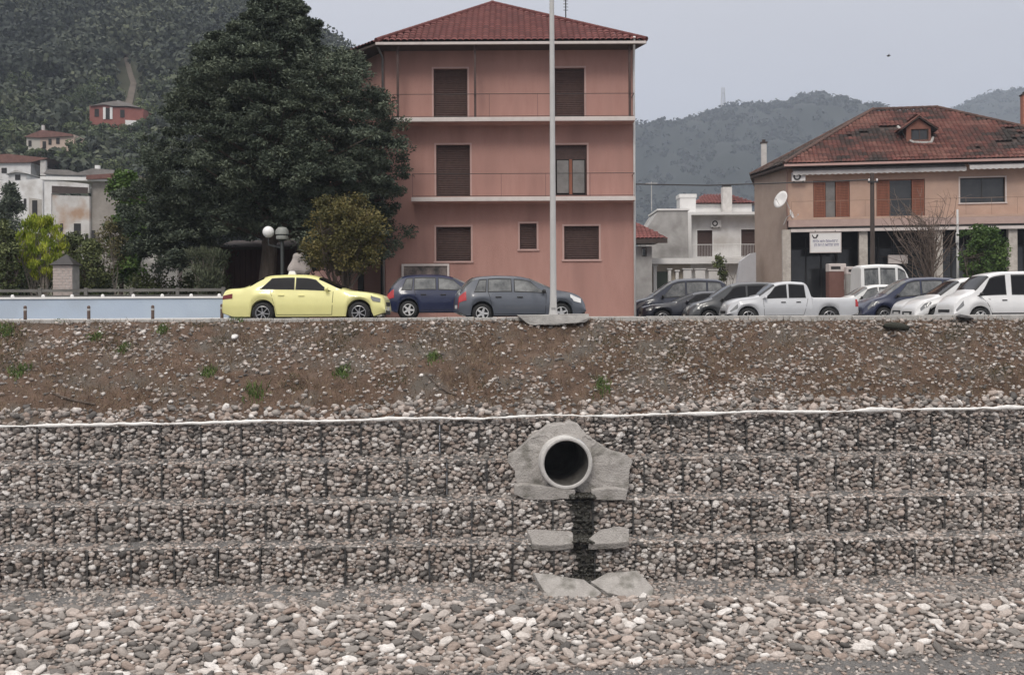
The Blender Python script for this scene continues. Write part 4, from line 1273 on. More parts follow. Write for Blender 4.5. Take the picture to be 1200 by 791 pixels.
# ------------------------------------------------------------------ white house between the two
YW = 75.0
fw = Face(at(806, 300, YW).x, YW, 0)
root = thing('village_house', 'white two storey house with brown doors and small red roof behind the dark cars', 'house', (fw.ox, YW, 0))
ue = fw.uz(884, 300)[0] + 2.5; zt = fw.uz(840, 250)[1]; zb = fw.uz(840, 303)[1]
hl = [rc(817, 270, 835, 301, fw), rc(868.5, 269, 885, 301, fw)]
mb = MB(); wall_holes(mb, 0, ue, zb, zt - .2, hl, d=.2)
mb.quad((0, 0, -.4), (0, 7, -.4), (0, 7, zt), (0, 0, zt)).quad((ue, 0, -.4), (ue, 7, -.4), (ue, 7, zt), (ue, 0, zt))
wall_holes(mb, 0, ue, -.4, zb - .02, [], d=.2)
mb.build('wall', M['whitewash'], root)
MB().bx(.1, ue - .1, .8, .9, zb, zt - .2).build('inner_wall', M['dark'], root)
for h in hl: opening(root, h, 'shutter', name='balcony_door', trim=M['white'], sill=False)
MB().bx(-.15, ue, -1.0, 7, zt - .2, zt).build('flat_roof', M['white'], root)
MB().bx(-.15, .1, -1.0, -.8, zb, zt - .2).build('porch_post', M['white'], root)
MB().bx(-.15, ue, -1.0, 0, zb - .2, zb - .01).build('balcony', M['white'], root)
mb = MB(); mb.tube([(.1, -.9, zb + .95), (ue, -.9, zb + .95)], .025, 5).tube([(.1, -.9, zb + .1), (ue, -.9, zb + .1)], .015, 5)
for i in range(60): mb.tube([(.15 + i * .11, -.9, zb), (.15 + i * .11, -.9, zb + .95)], .009, 4)
mb.build('railing', M['white'], root)
fw2 = Face(fw.ox, YW + 3.5, 0)
a, b, c, e = fw2.rect(816, 238, 881, 252)
MB().bx(a, b, 3.5, 6.8, zt - .01, e).build('upper_wall', M['white'], root)
zr = fw2.uz(850, 226)[1]
mb = MB(); P4 = [(a - .3, 3.2, e - .1), (b + .4, 3.2, e - .1), (b - 1.2, 5.4, zr), (a + .9, 5.4, zr)]
P5 = [(a - .3, 7.5, e - .1), (b + .4, 7.5, e - .1)]
mb.poly(P4).poly([P5[1], P5[0], P4[3], P4[2]]).poly([P4[1], P5[1], P4[2]]).poly([P5[0], P4[0], P4[3]]).poly([P4[0], P5[0], P5[1], P4[1]])
rf2 = mb.build('roof', M['soffit'], root); tiles('roof_tiles', P4, M['tile'], rf2, old=True)
def chim(x0, y0, x1, y1, dy, par):
    u0, u1, z0, z1 = Face(fw.ox, YW + dy, 0).rect(x0, y0, x1, y1)
    o = MB().bx(u0, u1, dy, dy + (u1 - u0), z0, z1 - .15).build('chimney', M['chim'], par)
    MB().bx(u0 + .05, u1 - .05, dy + .05, dy + (u1 - u0) - .05, z1 - .15, z1 + .05).build('cap', M['darkmet'], o)
chim(847, 217, 858, 251, 2.6, rf2)
a2 = fw.rect(798, 227, 817, 244)
MB().bx(a2[0], a2[1], .5, 2, a2[2] - .3, a2[3]).build('water_tank_box', M['white'], root)
MB().bx(a2[0] - .05, a2[1] + .05, .45, 2.05, a2[3] - .25, a2[3] + .02).build('coping', M['white'], root)
ac_unit(fw, 833.5, 258, 845, 266, .3, 'small white air conditioner above the left door of the white house')
# blank grey gable to its left
fg = Face(at(757, 300, 70).x, 70, 0)
r_ = thing('grey_house', 'blank grey cement gable wall left of the white house', 'house', (fg.ox, 70, 0))
P = [fg.uz(px, py) for px, py in ((757, 305), (757, 270), (770, 249), (774, 246), (806, 247), (808, 305))]
MB().prism([(u, 0, z if i in (1, 2, 3, 4) else -.4) for i, (u, z) in enumerate(P)], (0, 4.5, 0)).build('wall', M['grey'], r_)
u0, z0 = fg.uz(770, 247); u1_, _ = fg.uz(807, 247)
MB().bx(u0, u1_ + .05, -.08, 4.6, z0, z0 + .12).build('coping', M['white'], r_)
mb = MB(); mb.tube([(u0 - .3, .5, z0), (u0 - .3, .5, z0 + 2.0)], .03, 5).tube([(u0 - .7, .5, z0 + 1.9), (u0 + .1, .5, z0 + 1.9)], .02, 5); mb.build('aerial', M['galv'], r_)
# little red-roofed house behind the pink corner
fh = Face(at(735, 300, 62).x, 62, 0)
r_ = thing('cottage', 'low cottage with a small red hip roof just right of the pink house', 'house', (fh.ox, 62, 0))
a, b, c, e = fh.rect(735, 289, 764, 302)
mb = MB(); h0 = fh.rect(752, 290, 758, 301); wall_holes(mb, a, b, -.4, e, [h0], d=.1); mb.quad((b, 0, -.4), (b, 4, -.4), (b, 4, e), (b, 0, e)); mb.build('wall', M['grey'], r_)
opening(r_, h0, 'glass', sill=False)
q0 = fh.uz(735, 281); q1 = fh.uz(780, 281); q2 = fh.uz(740, 261); q3 = fh.uz(756, 262)
P4 = [(q0[0] - .5, -.7, q0[1]), (q1[0], -.7, q1[1]), (q2[0] + .2, 2.2, q2[1] + .3), (q0[0] - .5, 2.2, q2[1] + .3)]
P5 = [(q1[0], 5, q1[1]), (q0[0] - .5, 5, q1[1])]
mb = MB(); mb.poly(P4).poly([P4[1], P5[0], P4[2]]).poly([P5[0], P5[1], P4[3], P4[2]]).poly([P4[0], P5[1], P5[0], P4[1]][::-1])
rf3 = mb.build('roof', M['soffit'], r_); tiles('roof_tiles', P4, M['tile'], rf3, old=True); tiles('roof_tiles', [P4[1], P5[0], P4[2]], M['tile'], rf3, old=True)
MB().bx(P4[0][0], P4[1][0], -.75, -.69, q1[1] - .25, q1[1] + .02).build('fascia', M['soffit'], rf3)
# garden wall with baluster pillars
fb = Face(at(742, 330, 66).x, 66, 0)
r_ = thing('garden_wall', 'cream garden wall with white pillars under a pale concrete ledge', 'wall', (fb.ox, 66, 0))
a, b, c, e = fb.rect(742, 303, 866, 309)
MB().bx(a, b, -.2, .5, c, e).build('ledge', M['white'], r_)
MB().bx(a, b - 3, .5, .6, -.4, c).build('back_wall', mat('cream_render', (.50, .44, .36), .9, (.58, .52, .44), 2), r_)
for x0, x1, yb in ((744, 748, 312), (752, 757, 318), (766, 770, 312), (783, 787, 316), (792, 796, 318), (801, 811, 316), (815, 827, 316), (831, 845, 317)):
    u0, u1_, _, z = fb.rect(x0, yb, x1, yb + 5)
    MB().cbx(u0, u1_, .1, .35, -.4, z, .03).build('pillar', M['white'], r_)
    MB().cbx(u0 - .06, u1_ + .06, .05, .4, z, z + .08, .02).build('cap', M['white'], r_.children[-1])
u0, u1_, z0, z1 = fb.rect(768, 320, 784, 340)
MB().bx(u0, u1_, .3, .36, -.3, z1 + .1).build('gate', mat('dark_green_gate', (.05, .065, .05), .6), r_)
# sloping white buttress wall
P = [at(px, py, 61) for px, py in ((886, 332), (886, 296), (880, 297), (868, 306), (866, 318), (858, 332))]
r_ = thing('buttress_wall', 'smooth pale grey sloping wall beside the tan gable', 'wall', (P[0].x, 61, 0))
MB((P[0].x, 61, 0)).prism([(p.x, 61, p.z if 0 < i < 5 else -.4) for i, p in enumerate(P)], (0, .5, 0)).build('wall', mat('pale_grey_render', (.42, .42, .44), .9, (.48, .48, .5), 2), r_)
# utility poles and the cable
Yq = 52.0
pt = at(1022, 203, Yq); g = float(ground(pt.x, Yq))
r_ = thing('utility_pole', 'dark wooden utility pole in front of the peach house', 'utility pole', (pt.x, Yq, g))
MB().lathe([(.13, 0), (.10, pt.z - g), (0, pt.z - g + .02)], 12).build('pole', mat('dark_pole_wood', (.06, .047, .042), .9, (.1, .08, .07), 6, .4, stretch=(1, 1, .1)), r_, smooth=False)
MB().bx(-.25, .25, -.15, -.08, pt.z - g - .5, pt.z - g - .42).build('bracket', M['darkmet'], r_)
MB().lathe([(.03, pt.z - g - .42), (.05, pt.z - g - .36), (.03, pt.z - g - .3)], 8, c=(-.2, -.12, 0)).lathe([(.03, pt.z - g - .42), (.05, pt.z - g - .36), (.03, pt.z - g - .3)], 8, c=(.2, -.12, 0)).build('insulator', M['white'], r_)
c0 = at(640, 213, 56); c1 = at(742, 216, 55); c2 = at(925, 214.5, 53); c3 = Vector((pt.x - .2, Yq - .1, pt.z - .35))
mb = MB(); pth = [c0, c1, at(830, 217.5, 54), c2, at(975, 213, 52.5), c3]
mb.tube(pth, .035, 5)
tag(mb.build('power_cable', M['darkmet'], None), 'black power cable strung from the pink house to the wooden pole', 'cable')
pt = at(1122, 246, 50); g = float(ground(pt.x, 50))
r_ = thing('utility_pole', 'thin grey metal pole right of the bare tree', 'utility pole', (pt.x, 50, g))
MB().lathe([(.07, 0), (.05, pt.z - g), (0, pt.z - g + .02)], 10).build('pole', M['galv'], r_, smooth=True)
MB().cbx(-.1, .02, -.12, .0, pt.z - g - 1.6, pt.z - g - 1.1, .01).build('meter_box', M['white'], r_)
for c_, m in ((thing('traffic_mirror', 'stack of pale tyres and wheel rims by the left shop pillar', 'tyre stack', at(926, 330, 56)), M['galv']),):
    pass
tr = c_; tr.name = 'tyre_stack'; g = float(ground(tr.location.x, 56)); tr.location.z = g
for k in range(6):
    mb = MB(); mb.lathe([(.32, -.09), (.36, -.05), (.36, .05), (.32, .09), (.2, .08), (.2, -.08), (.32, -.09)], 18, c=(random.uniform(-.04, .04), 0, .1 + k * .19))
    mb.build('tyre', mat('grey_tyre_rubber', (.06, .058, .055), .8) if k == 0 else bpy.data.materials['grey_tyre_rubber'], tr, smooth=True)
# ------------------------------------------------------------------ vehicles
M['tyre'] = mat('tyre_rubber', (.02,.02,.02), .85)
M['rim'] = mat('alloy_rim', (.42,.42,.43), .35, metal=.7)
M['rimcap'] = mat('silver_wheel_cover', (.58,.58,.58), .4, metal=.3)
M['seam'] = mat('panel_gap', (.012,.012,.012), .8)
M['cglass'] = mat('dark_car_glass', (.006,.006,.007), .08, spec=.3)
M['cglass2'] = mat('light_car_glass', (.06,.064,.068), .06, (.25,.255,.25), 1.8, spec=.5)  # opaque pale mottle painted in for reflections and brightness behind the glass
M['lampw'] = mat('smoky_headlamp_lens', (.16,.165,.17), .15, spec=.7)
M['lampd'] = mat('dark_red_tail_lamp', (.14,.014,.016), .25, spec=.5)
M['lampr'] = mat('red_tail_lamp', (.40,.03,.035), .2, spec=.6)
M['lampb'] = mat('clear_headlamp_lens', (.75,.75,.74), .15, spec=.7)
M['trimblk'] = mat('black_plastic_trim', (.025,.025,.026), .6)
M['plate'] = mat('number_plate', (.7,.7,.68), .5)
def paint(name, c, rough=.32):
    return mat(name, c, rough, tuple(min(1, v * 1.06) for v in c), 3, coat=.7, spec=.4)
def wheel_meshes():
    res = []
    for style in range(2):
        mb = MB(); mb.lathe([(.63, -.30), (.93, -.32), (1, -.2), (1, .2), (.93, .32), (.63, .30)], 28, 'Y'); me1 = mb
        mb = MB(); mb.lathe([(.66, -.31), (.63, -.325), (.58, -.26), (.56, .2)], 28, 'Y')
        n = 7 if style == 0 else 5
        for k in range(n):
            a = 2 * math.pi * k / n; wd = .05 if style == 0 else .13
            ca, sa = math.cos(a), math.sin(a)
            def q(r, t, y): return (r * ca - t * sa, y, r * sa + t * ca)
            mb.add([q(.08, -wd, -.27), q(.6, -wd * .7, -.29), q(.6, wd * .7, -.29), q(.08, wd, -.27), q(.08, -wd, -.2), q(.6, -wd * .7, -.2), q(.6, wd * .7, -.2), q(.08, wd, -.2)],
                   [(0, 1, 2, 3), (0, 4, 5, 1), (3, 2, 6, 7), (1, 5, 6, 2)])
        mb.lathe([(0, -.3), (.13, -.29), (.15, -.2)], 14, 'Y')
        back = MB(); back.lathe([(0, -.1), (.58, -.1)], 20, 'Y')  # added black disc standing in for the shade between the spokes
        res.append((me1, mb, back))
    return res
WM = wheel_meshes(); WCACHE = {}
def add_wheel(root, x, y, r, side, style):
    if style not in WCACHE:
        o1 = WM[style][0].build('tyre', M['tyre'], None, smooth=True); o2 = WM[style][1].build('rim', M['rim'] if style == 0 else M['rimcap'], None); o3 = WM[style][2].build('dark_wheel_backing', M['seam'], None)
        WCACHE[style] = (o1.data, o2.data, o3.data)
        for o in (o1, o2, o3): bpy.data.objects.remove(o)
    a, b, c = WCACHE[style]
    w_ = link('wheel', a, root); w_.location = (x, y, r); w_.scale = (r, r, r); w_.rotation_euler = (0, random.uniform(0, 1), 0 if side < 0 else math.pi)
    link('rim', b, w_); link('dark_wheel_backing', c, w_)

class Car:
    def __init__(s, S):
        s.S = S; s.L, s.W = S['L'], S['W']
        s.tx, s.tz = zip(*S['top']); s.bx_, s.bz = zip(*S['belt'])
    def sec(s, x):
        S = s.S
        xs = np.linspace(x - .13, x + .13, 9) if .55 < x < s.L - .5 and not S.get('bed') else (np.array([x - .05, x, x + .05]) if .12 < x < s.L - .12 else np.array([x]))
        top = float(np.mean(np.interp(xs, s.tx, s.tz)))
        belt = min(float(np.interp(x, s.bx_, s.bz)), top - .03)
        e = abs(2 * x / s.L - 1)
        w_ = s.W / 2 * (1 - S.get('tp', .10) * e ** 7 - .035 * e ** 2)
        zb = S.get('zb', .2) + (.12 * max(0, e - .86) / .14)
        r = S['r'] + .055
        za = 0
        for ax in S['axle']:
            if abs(x - ax) < r: za = S['r'] + math.sqrt(r * r - (x - ax) ** 2)
        z0 = max(zb, za)
        z0 = min(z0, belt - .06)
        h = top - belt
        we = w_ * .935 - S.get('tum', .30) * max(0, h - .08)
        if h < .12: we = w_ * .90
        m1 = z0 + (belt - z0) * .5
        bed = S.get('bed')
        n = [(w_ * .82, z0), (w_ * .975, z0 + .03), (w_ * 1.0, m1), (w_ * .945, belt), (we, top - min(.07, h * .4)), (we * .82, top - .01), (0, top + (.015 if h > .2 else .008))]
        if bed and bed[0] < x < bed[1]:
            n[3] = (w_ * .985, top - .03); n[4] = (w_ * .95, top); n[5] = (w_ * .92, bed[2]); n[6] = (0, bed[2])
        return n
    def P(s, x, t, off=0.0, side=-1):
        def raw(x, t):
            n = s.sec(min(max(x, 0), s.L)); i = min(int(t), 5); f = t - i
            y = n[i][0] + (n[i+1][0] - n[i][0]) * f; z = n[i][1] + (n[i+1][1] - n[i][1]) * f
            if i in (1, 2): y += .022 * math.sin((t - 1) / 2 * math.pi) + (.012 * max(0, 1 - abs(t - 2.5) / .3))
            return Vector((x - s.L / 2, side * y, z))
        p = raw(x, t)
        if off:
            a = raw(x + .03, t) - raw(x - .03, t); b = raw(x, min(t + .12, 6)) - raw(x, t - .12)
            n = a.cross(b).normalized()
            if n.y * side < -1e-3 or (abs(n.y) <= 1e-3 and n.z < 0): n = -n
            p = p + n * off
        return p
    def body(s, m, root):
        xs = sorted(set([0, .02, .05, .09, .14, s.L - .14, s.L - .09, s.L - .05, s.L - .02, s.L] + list(np.arange(.2, s.L - .18, .055)) + ([b + d for b in s.S['bed'][:2] for d in (-.005, .005)] if s.S.get('bed') else [])))
        ts = [0, 1, 1.33, 1.66, 2, 2.33, 2.66, 3, 3.5, 4, 4.5, 5, 5.5, 6]
        G = []
        for x in xs:
            half = [s.P(x, t, 0, -1) for t in ts]
            row = half + [Vector((p.x, -p.y, p.z)) for p in half[::-1]][1:]
            G.append(row + [row[0]])
        G = np.array([[tuple(p) for p in r] for r in G])
        V = G.reshape(-1, 3); mm, nn = G.shape[:2]
        idx = np.arange(mm * nn).reshape(mm, nn)
        mb = MB(); mb.v = [tuple(v) for v in V]
        for i in range(mm - 1):
            for j in range(nn - 1): mb.f.append((idx[i, j], idx[i, j+1], idx[i+1, j+1], idx[i+1, j]))
        mb.f.append(tuple(idx[0, :-1])); mb.f.append(tuple(idx[-1, :-1])[::-1])
        o = mb.build('body', m, root, smooth=True)
        o.data.set_sharp_from_angle(angle=R(38))
        return o
    def patch(s, name, m, root, x0, x1, t0, t1, off, side=-1, x0t=None, x1t=None, nx=10, nt=5, both=False):
        x0t = x0 if x0t is None else x0t; x1t = x1 if x1t is None else x1t
        rows = []
        for j in range(nt + 1):
            t = t0 + (t1 - t0) * j / nt; f = j / nt
            rows.append([s.P(x0 + (x0t - x0) * f + (x1 - x0 + (x1t - x1 - x0t + x0) * f) * i / nx, t, off, side) for i in range(nx + 1)])
        if both:
            top = [[Vector((p.x, -p.y, p.z)) for p in r] for r in rows[::-1]]
            rows = rows + top
        return grid_mesh(name, np.array([[tuple(p) for p in r] for r in rows]), m, root)

def car(name, label, S, m, loc, rotz, sx=1.0, sz=1.0, glass=None, group=None, style=0, cat='car', bumper=False):
    c = Car(S); glass = glass or M['cglass']
    root = thing(name, label, cat, loc, rotz, group)
    root.scale = (sx, 1, sz)
    c.body(m, root)
    for side in (-1, 1):
        for ax in S['axle']:
            MB().lathe([(0, -.02), (S['r'] + .075, -.02), (S['r'] + .075, .02), (0, .02)], 20, 'Y', (ax - S['L'] / 2, side * (S['W'] / 2 - S['r'] * .33 - .16), S['r'])).build('wheel_arch_liner', M['seam'], root)
            add_wheel(root, ax - S['L'] / 2, side * (S['W'] / 2 - S['r'] * .33), S['r'], side, style)
        for (x0, x1, x0t, x1t) in S['win']:
            c.patch('window_seal', M['trimblk'], root, x0 - .03, x1 + .03, 3.04, 3.93, .004, side, x0t - .02, x1t + .02)
            c.patch('window', glass, root, x0, x1, 3.10, 3.86, .009, side, x0t, x1t)
        for (x0, x1, x0t, x1t) in S['door']:
            c.patch('door_gap', M['seam'], root, x0 - .012, x1 + .012, 1.12, 3.0, .004, side, x0t - .012, x1t + .012)
            d = c.patch('door', m, root, x0, x1, 1.16, 3.02, .009, side, x0t, x1t, nt=8)
            hx = x0 + .10 if S.get('hinge', 1) else x1 - .2
            p = c.P(hx + .1, 2.62, .02, side)
            mb = MB(); mb.cbx(p.x - .09, p.x + .09, p.y - .02, p.y + .02, p.z - .018, p.z + .018, .006); mb.build('handle', S.get('hm', m), d)
        for (x0, x1, t0, t1) in S.get('head', []): c.patch('headlight', M[S.get('hl', 'lampw')], root, x0, x1, t0, t1, .012, side)
        for (x0, x1, t0, t1) in S.get('tail', []): c.patch('tail_light', M[S.get('tl', 'lampr')], root, x0, x1, t0, t1, .012, side)
        for (x0, x1, t0, t1, mm, nm) in S.get('trim', []): c.patch(nm, mm, root, x0, x1, t0, t1, .013, side)
        mx_ = S['mirror']; p = c.P(mx_, 3.15, 0, side)
        mb = MB(); mb.ball((p.x, p.y + side * .13, p.z + .03), .09, 10, 6, sc_=(.7, 1.1, .8)); mb.tube([(p.x, p.y - side * .02, p.z - .02), (p.x, p.y + side * .1, p.z)], .025, 6)
        mb.build('mirror', S.get('mm', m), root, smooth=True)
    if bumper:  # black band over the lower front corners of the white cars
        for side in (-1, 1): c.patch('bumper', M['trimblk'], root, S['L'] - .62, S['L'] - .005, .9, 1.7, .012, side)
    c.patch('windscreen', glass, root, *S['wind'], 4.05, 6, .008, both=True, nt=6)
    if S.get('rear'): c.patch('rear_window', glass, root, *S['rear'], 4.05, 6, .008, both=True, nt=6)
    MB().cbx(-S['L'] / 2 - .008, -S['L'] / 2 + .01, -.26, .26, .45, .56, .004).build('number_plate', M['plate'], root)
    MB().cbx(S['L'] / 2 - .01, S['L'] / 2 + .012, -.26, .26, .38, .49, .004).build('number_plate', M['plate'], root)
    zt_ = c.sec(S['L'] - .02)[3][1]; hw_ = S['W'] / 2 * .62
    MB().cbx(S['L'] / 2 - .05, S['L'] / 2 + .008, -hw_ * .8, hw_ * .8, zt_ - .02, zt_ + .10, .01).build('grille', M['trimblk'], root)
    MB().cbx(S['L'] / 2 - .12, S['L'] / 2 + .003, -hw_ * 1.05, hw_ * 1.05, zt_ - .28, zt_ - .13, .02).build('air_intake', M['trimblk'], root)
    MB().bx(-S['L'] / 2 + .4, S['L'] / 2 - .4, -S['W'] / 2 * .7, S['W'] / 2 * .7, .19, .3).build('underbody', M['trimblk'], root)
    return root

SEDAN = dict(L=4.88, W=1.86, r=.325, zb=.2, axle=(1.24, 4.11), tp=.13,
    top=[(0, .55), (.02, .9), (.08, 1.03), (.18, 1.07), (.62, 1.09), (.80, 1.15), (1.22, 1.40), (1.42, 1.455), (2.0, 1.485), (2.6, 1.465), (2.95, 1.37), (3.62, 1.05), (3.76, 1.005), (4.3, .945), (4.64, .885), (4.80, .82), (4.86, .70), (4.88, .55)],
    belt=[(0, .9), (.3, .98), (1.2, 1.02), (2.5, .99), (3.6, .95), (4.4, .87), (4.75, .76), (4.88, .50)],
    win=[(1.16, 2.16, 1.52, 2.16), (2.24, 3.26, 2.24, 2.80)], door=[(1.60, 2.20, 1.46, 2.20), (2.20, 3.30, 2.20, 3.34)],
    wind=(2.90, 3.58), rear=(.84, 1.26), mirror=3.16, head=[(4.46, 4.74, 2.5, 2.92)], tail=[(.03, .33, 2.45, 2.80)], tl='lampd')
HATCH = dict(L=3.98, W=1.66, r=.30, zb=.2, axle=(.72, 3.18), tp=.12,
    top=[(0, .5), (.02, .8), (.07, .98), (.2, 1.15), (.42, 1.38), (.62, 1.46), (1.2, 1.50), (1.9, 1.48), (2.25, 1.40), (2.95, 1.08), (3.05, 1.04), (3.5, .97), (3.78, .87), (3.91, .74), (3.97, .60), (3.98, .45)],
    belt=[(0, .78), (.2, .93), (1.5, .95), (2.9, .91), (3.5, .88), (3.8, .75), (3.98, .42)],
    win=[(.50, .82, .66, .86), (.92, 1.62, .94, 1.62), (1.74, 2.72, 1.74, 2.22)], door=[(1.02, 1.68, .92, 1.68), (1.68, 2.66, 1.68, 2.70)],
    wind=(2.22, 2.92), rear=(.14, .52), mirror=2.62, head=[(3.46, 3.80, 2.45, 2.98)], tail=[(.0, .24, 2.35, 3.3)], hl='lampb', mm=M['trimblk'], hm=M['trimblk'])
MPV = dict(L=4.6, W=1.85, r=.325, zb=.22, axle=(.85, 3.7), tp=.12, tum=.22,
    top=[(0, .55), (.02, 1.0), (.10, 1.3), (.3, 1.62), (.6, 1.76), (1.5, 1.80), (2.4, 1.77), (2.75, 1.66), (3.6, 1.14), (3.72, 1.08), (4.2, .97), (4.45, .80), (4.57, .6), (4.6, .45)],
    belt=[(0, .9), (.3, 1.06), (2, 1.05), (3.5, 1.0), (4.2, .85), (4.6, .43)],
    win=[(.35, 1.1, .55, 1.1), (1.2, 2.05, 1.2, 2.05), (2.15, 3.25, 2.15, 2.66)], door=[(1.2, 2.1, 1.15, 2.1), (2.1, 3.15, 2.1, 3.2)],
    wind=(2.72, 3.55), rear=(.1, .45), mirror=3.15, head=[(3.95, 4.38, 2.5, 2.98)], tail=[(.02, .22, 2.2, 3.2)], mm=M['trimblk'])
PICKUP = dict(L=5.2, W=1.85, r=.37, zb=.38, axle=(1.18, 4.38), tp=.08, tum=.22, bed=(.06, 1.86, .78),
    top=[(0, .62), (.02, 1.08), (.05, 1.12), (1.88, 1.13), (1.90, 1.2), (1.96, 1.62), (2.12, 1.74), (2.7, 1.78), (3.1, 1.74), (3.32, 1.66), (3.95, 1.23), (4.05, 1.19), (4.7, 1.12), (5.05, .98), (5.17, .75), (5.2, .55)],
    belt=[(0, 1.0), (1.9, 1.10), (3.9, 1.08), (4.7, .98), (5.2, .52)],
    win=[(2.12, 2.74, 2.16, 2.74), (2.86, 3.80, 2.86, 3.28)], door=[(2.2, 2.80, 2.02, 2.80), (2.80, 3.74, 2.80, 3.78)],
    wind=(3.3, 3.92), mirror=3.72, head=[(4.78, 5.08, 2.4, 2.98)], tail=[(.01, .14, 2.1, 2.9)], hm=M['trimblk'])
VAN = dict(L=4.85, W=1.9, r=.33, zb=.25, axle=(.95, 3.9), tp=.07, tum=.13,
    top=[(0, .6), (.01, 1.5), (.04, 1.95), (.14, 2.04), (1.5, 2.08), (3.0, 2.06), (3.4, 1.98), (3.55, 1.9), (4.05, 1.36), (4.15, 1.28), (4.55, 1.12), (4.75, .9), (4.83, .7), (4.85, .5)],
    belt=[(0, 1.1), (3.0, 1.12), (4.0, 1.1), (4.5, .98), (4.85, .48)],
    win=[(.3, 1.35, .3, 1.35), (1.55, 2.7, 1.55, 2.7), (2.95, 3.98, 2.95, 3.5)], door=[(1.5, 2.82, 1.5, 2.82), (2.82, 3.46, 2.82, 3.92)],
    wind=(3.52, 4.04), mirror=3.9, head=[(4.5, 4.76, 2.4, 2.9)], tail=[(.01, .12, 2.0, 2.9)], mm=M['trimblk'], hm=M['trimblk'],
    trim=[(1.2, 3.5, 1.35, 1.48, M['trimblk'], 'rub_strip')])

def place(name, label, S, m, pxl, pxr, pyroof, Y, face, **kw):
    hw = S['W'] / 2; Yn = Y - hw
    a, b = at(pxl, HY, Yn + .3), at(pxr, HY, Yn + .3)
    L_ = b.x - a.x; xm = (a.x + b.x) / 2
    g = kw.pop('g', None)
    if g is None: g = float(ground(xm, Y))
    top = max(S['top'], key=lambda p: p[1])
    xr = pxl + (pxr - pxl) * ((top[0] / S['L']) if face > 0 else 1 - top[0] / S['L'])
    zr = at(xr, pyroof, Yn + hw * .8).z
    return car(name, label, S, m, (xm, Y, g), kw.pop('yaw', 0.0) + (0 if face > 0 else math.pi), L_ / S['L'], (zr - g) / (top[1] + .015), **kw)

taxi = place('taxi', 'pale yellow saloon taxi parked at the kerb facing right', SEDAN, paint('pale_yellow_paint', (.79, .75, .33)), 262, 452, 321.5, 31.9, 1, cat='taxi')
mb = MB(); mb.add([(-.17, -.1, 1.475), (.17, -.1, 1.475), (.17, .1, 1.475), (-.17, .1, 1.475), (-.11, -.07, 1.60), (.11, -.07, 1.60), (.11, .07, 1.60), (-.11, .07, 1.60)], [(0, 3, 2, 1), (4, 5, 6, 7), (0, 1, 5, 4), (1, 2, 6, 5), (2, 3, 7, 6), (3, 0, 4, 7)])
mb.v = [(x * .72 - .5, y, z) for x, y, z in mb.v]; mb.build('roof_sign', M['white'], taxi, bevel=.02)
place('hatchback', 'grey blue hatchback parked beside the lamp post facing right', HATCH, paint('grey_blue_paint', (.095, .106, .128)), 533, 684, 322.8, 32.85, 1, glass=M['cglass2'], style=1, yaw=R(9))
place('hatchback', 'dark blue hatchback parked behind the grey hatchback below the framed board', HATCH, paint('dark_blue_paint', (.012, .018, .055)), 452, 590, 321.5, 35.3, 1, glass=M['cglass2'], style=1, g=.12, yaw=R(6))
place('people_carrier', 'dark navy people carrier half hidden by the corner of the pink house', MPV, paint('navy_paint', (.022, .027, .05)), 738, 858, 326, 46.4, -1, glass=M['cglass2'])
place('saloon_car', 'black saloon parked in front of the navy people carrier', SEDAN, paint('black_blue_paint', (.012, .014, .024)), 752, 900, 341, 44.2, -1)
place('estate_car', 'dark off-road car with pale bonnet edges behind the silver pickup cab', MPV, paint('charcoal_paint', (.05, .053, .056)), 805, 932, 330.3, 42.1, -1)
place('pickup_truck', 'silver white double cab pickup with an open load bed', PICKUP, paint('silver_white_paint', (.52, .53, .55)), 851, 1004, 329.5, 39.9, -1, style=0, cat='pickup', glass=M['cglass'])
place('compact_car', 'small white car standing behind the pickup load bed', HATCH, paint('plain_white_paint', (.68, .68, .67)), 976, 1066, 333, 46.6, -1, glass=M['cglass2'], style=1)
place('microvan', 'white high roofed van behind the utility pole in front of the shops', VAN, paint('van_white_paint', (.70, .70, .69)), 1008, 1079, 309.5, 49.5, 1, style=1, cat='van', glass=M['cglass2'])
place('people_carrier', 'dark blue people carrier with a long sloping nose right of the pickup', MPV, paint('deep_blue_paint', (.02, .026, .06)), 1009, 1135, 324.5, 44.0, -1, glass=M['cglass2'])
place('saloon_car', 'white car with a low bonnet between the dark blue carrier and the white hatchback', HATCH, paint('white_car_paint', (.66, .66, .66)), 1056, 1178, 333, 41.7, -1, style=1, bumper=True)
place('hatchback', 'white car with a steep windscreen and roof bars beside the white minibus', MPV, paint('clean_white_paint', (.69, .69, .69)), 1070, 1200, 324.5, 39.4, -1, style=1, bumper=True)
mb_root = place('minibus', 'white minibus with square side windows at the right end of the parking row', VAN, paint('minibus_white_paint', (.72, .72, .72)), 1115, 1268, 317.5, 36.8, -1, style=1, cat='minibus', glass=M['cglass'])
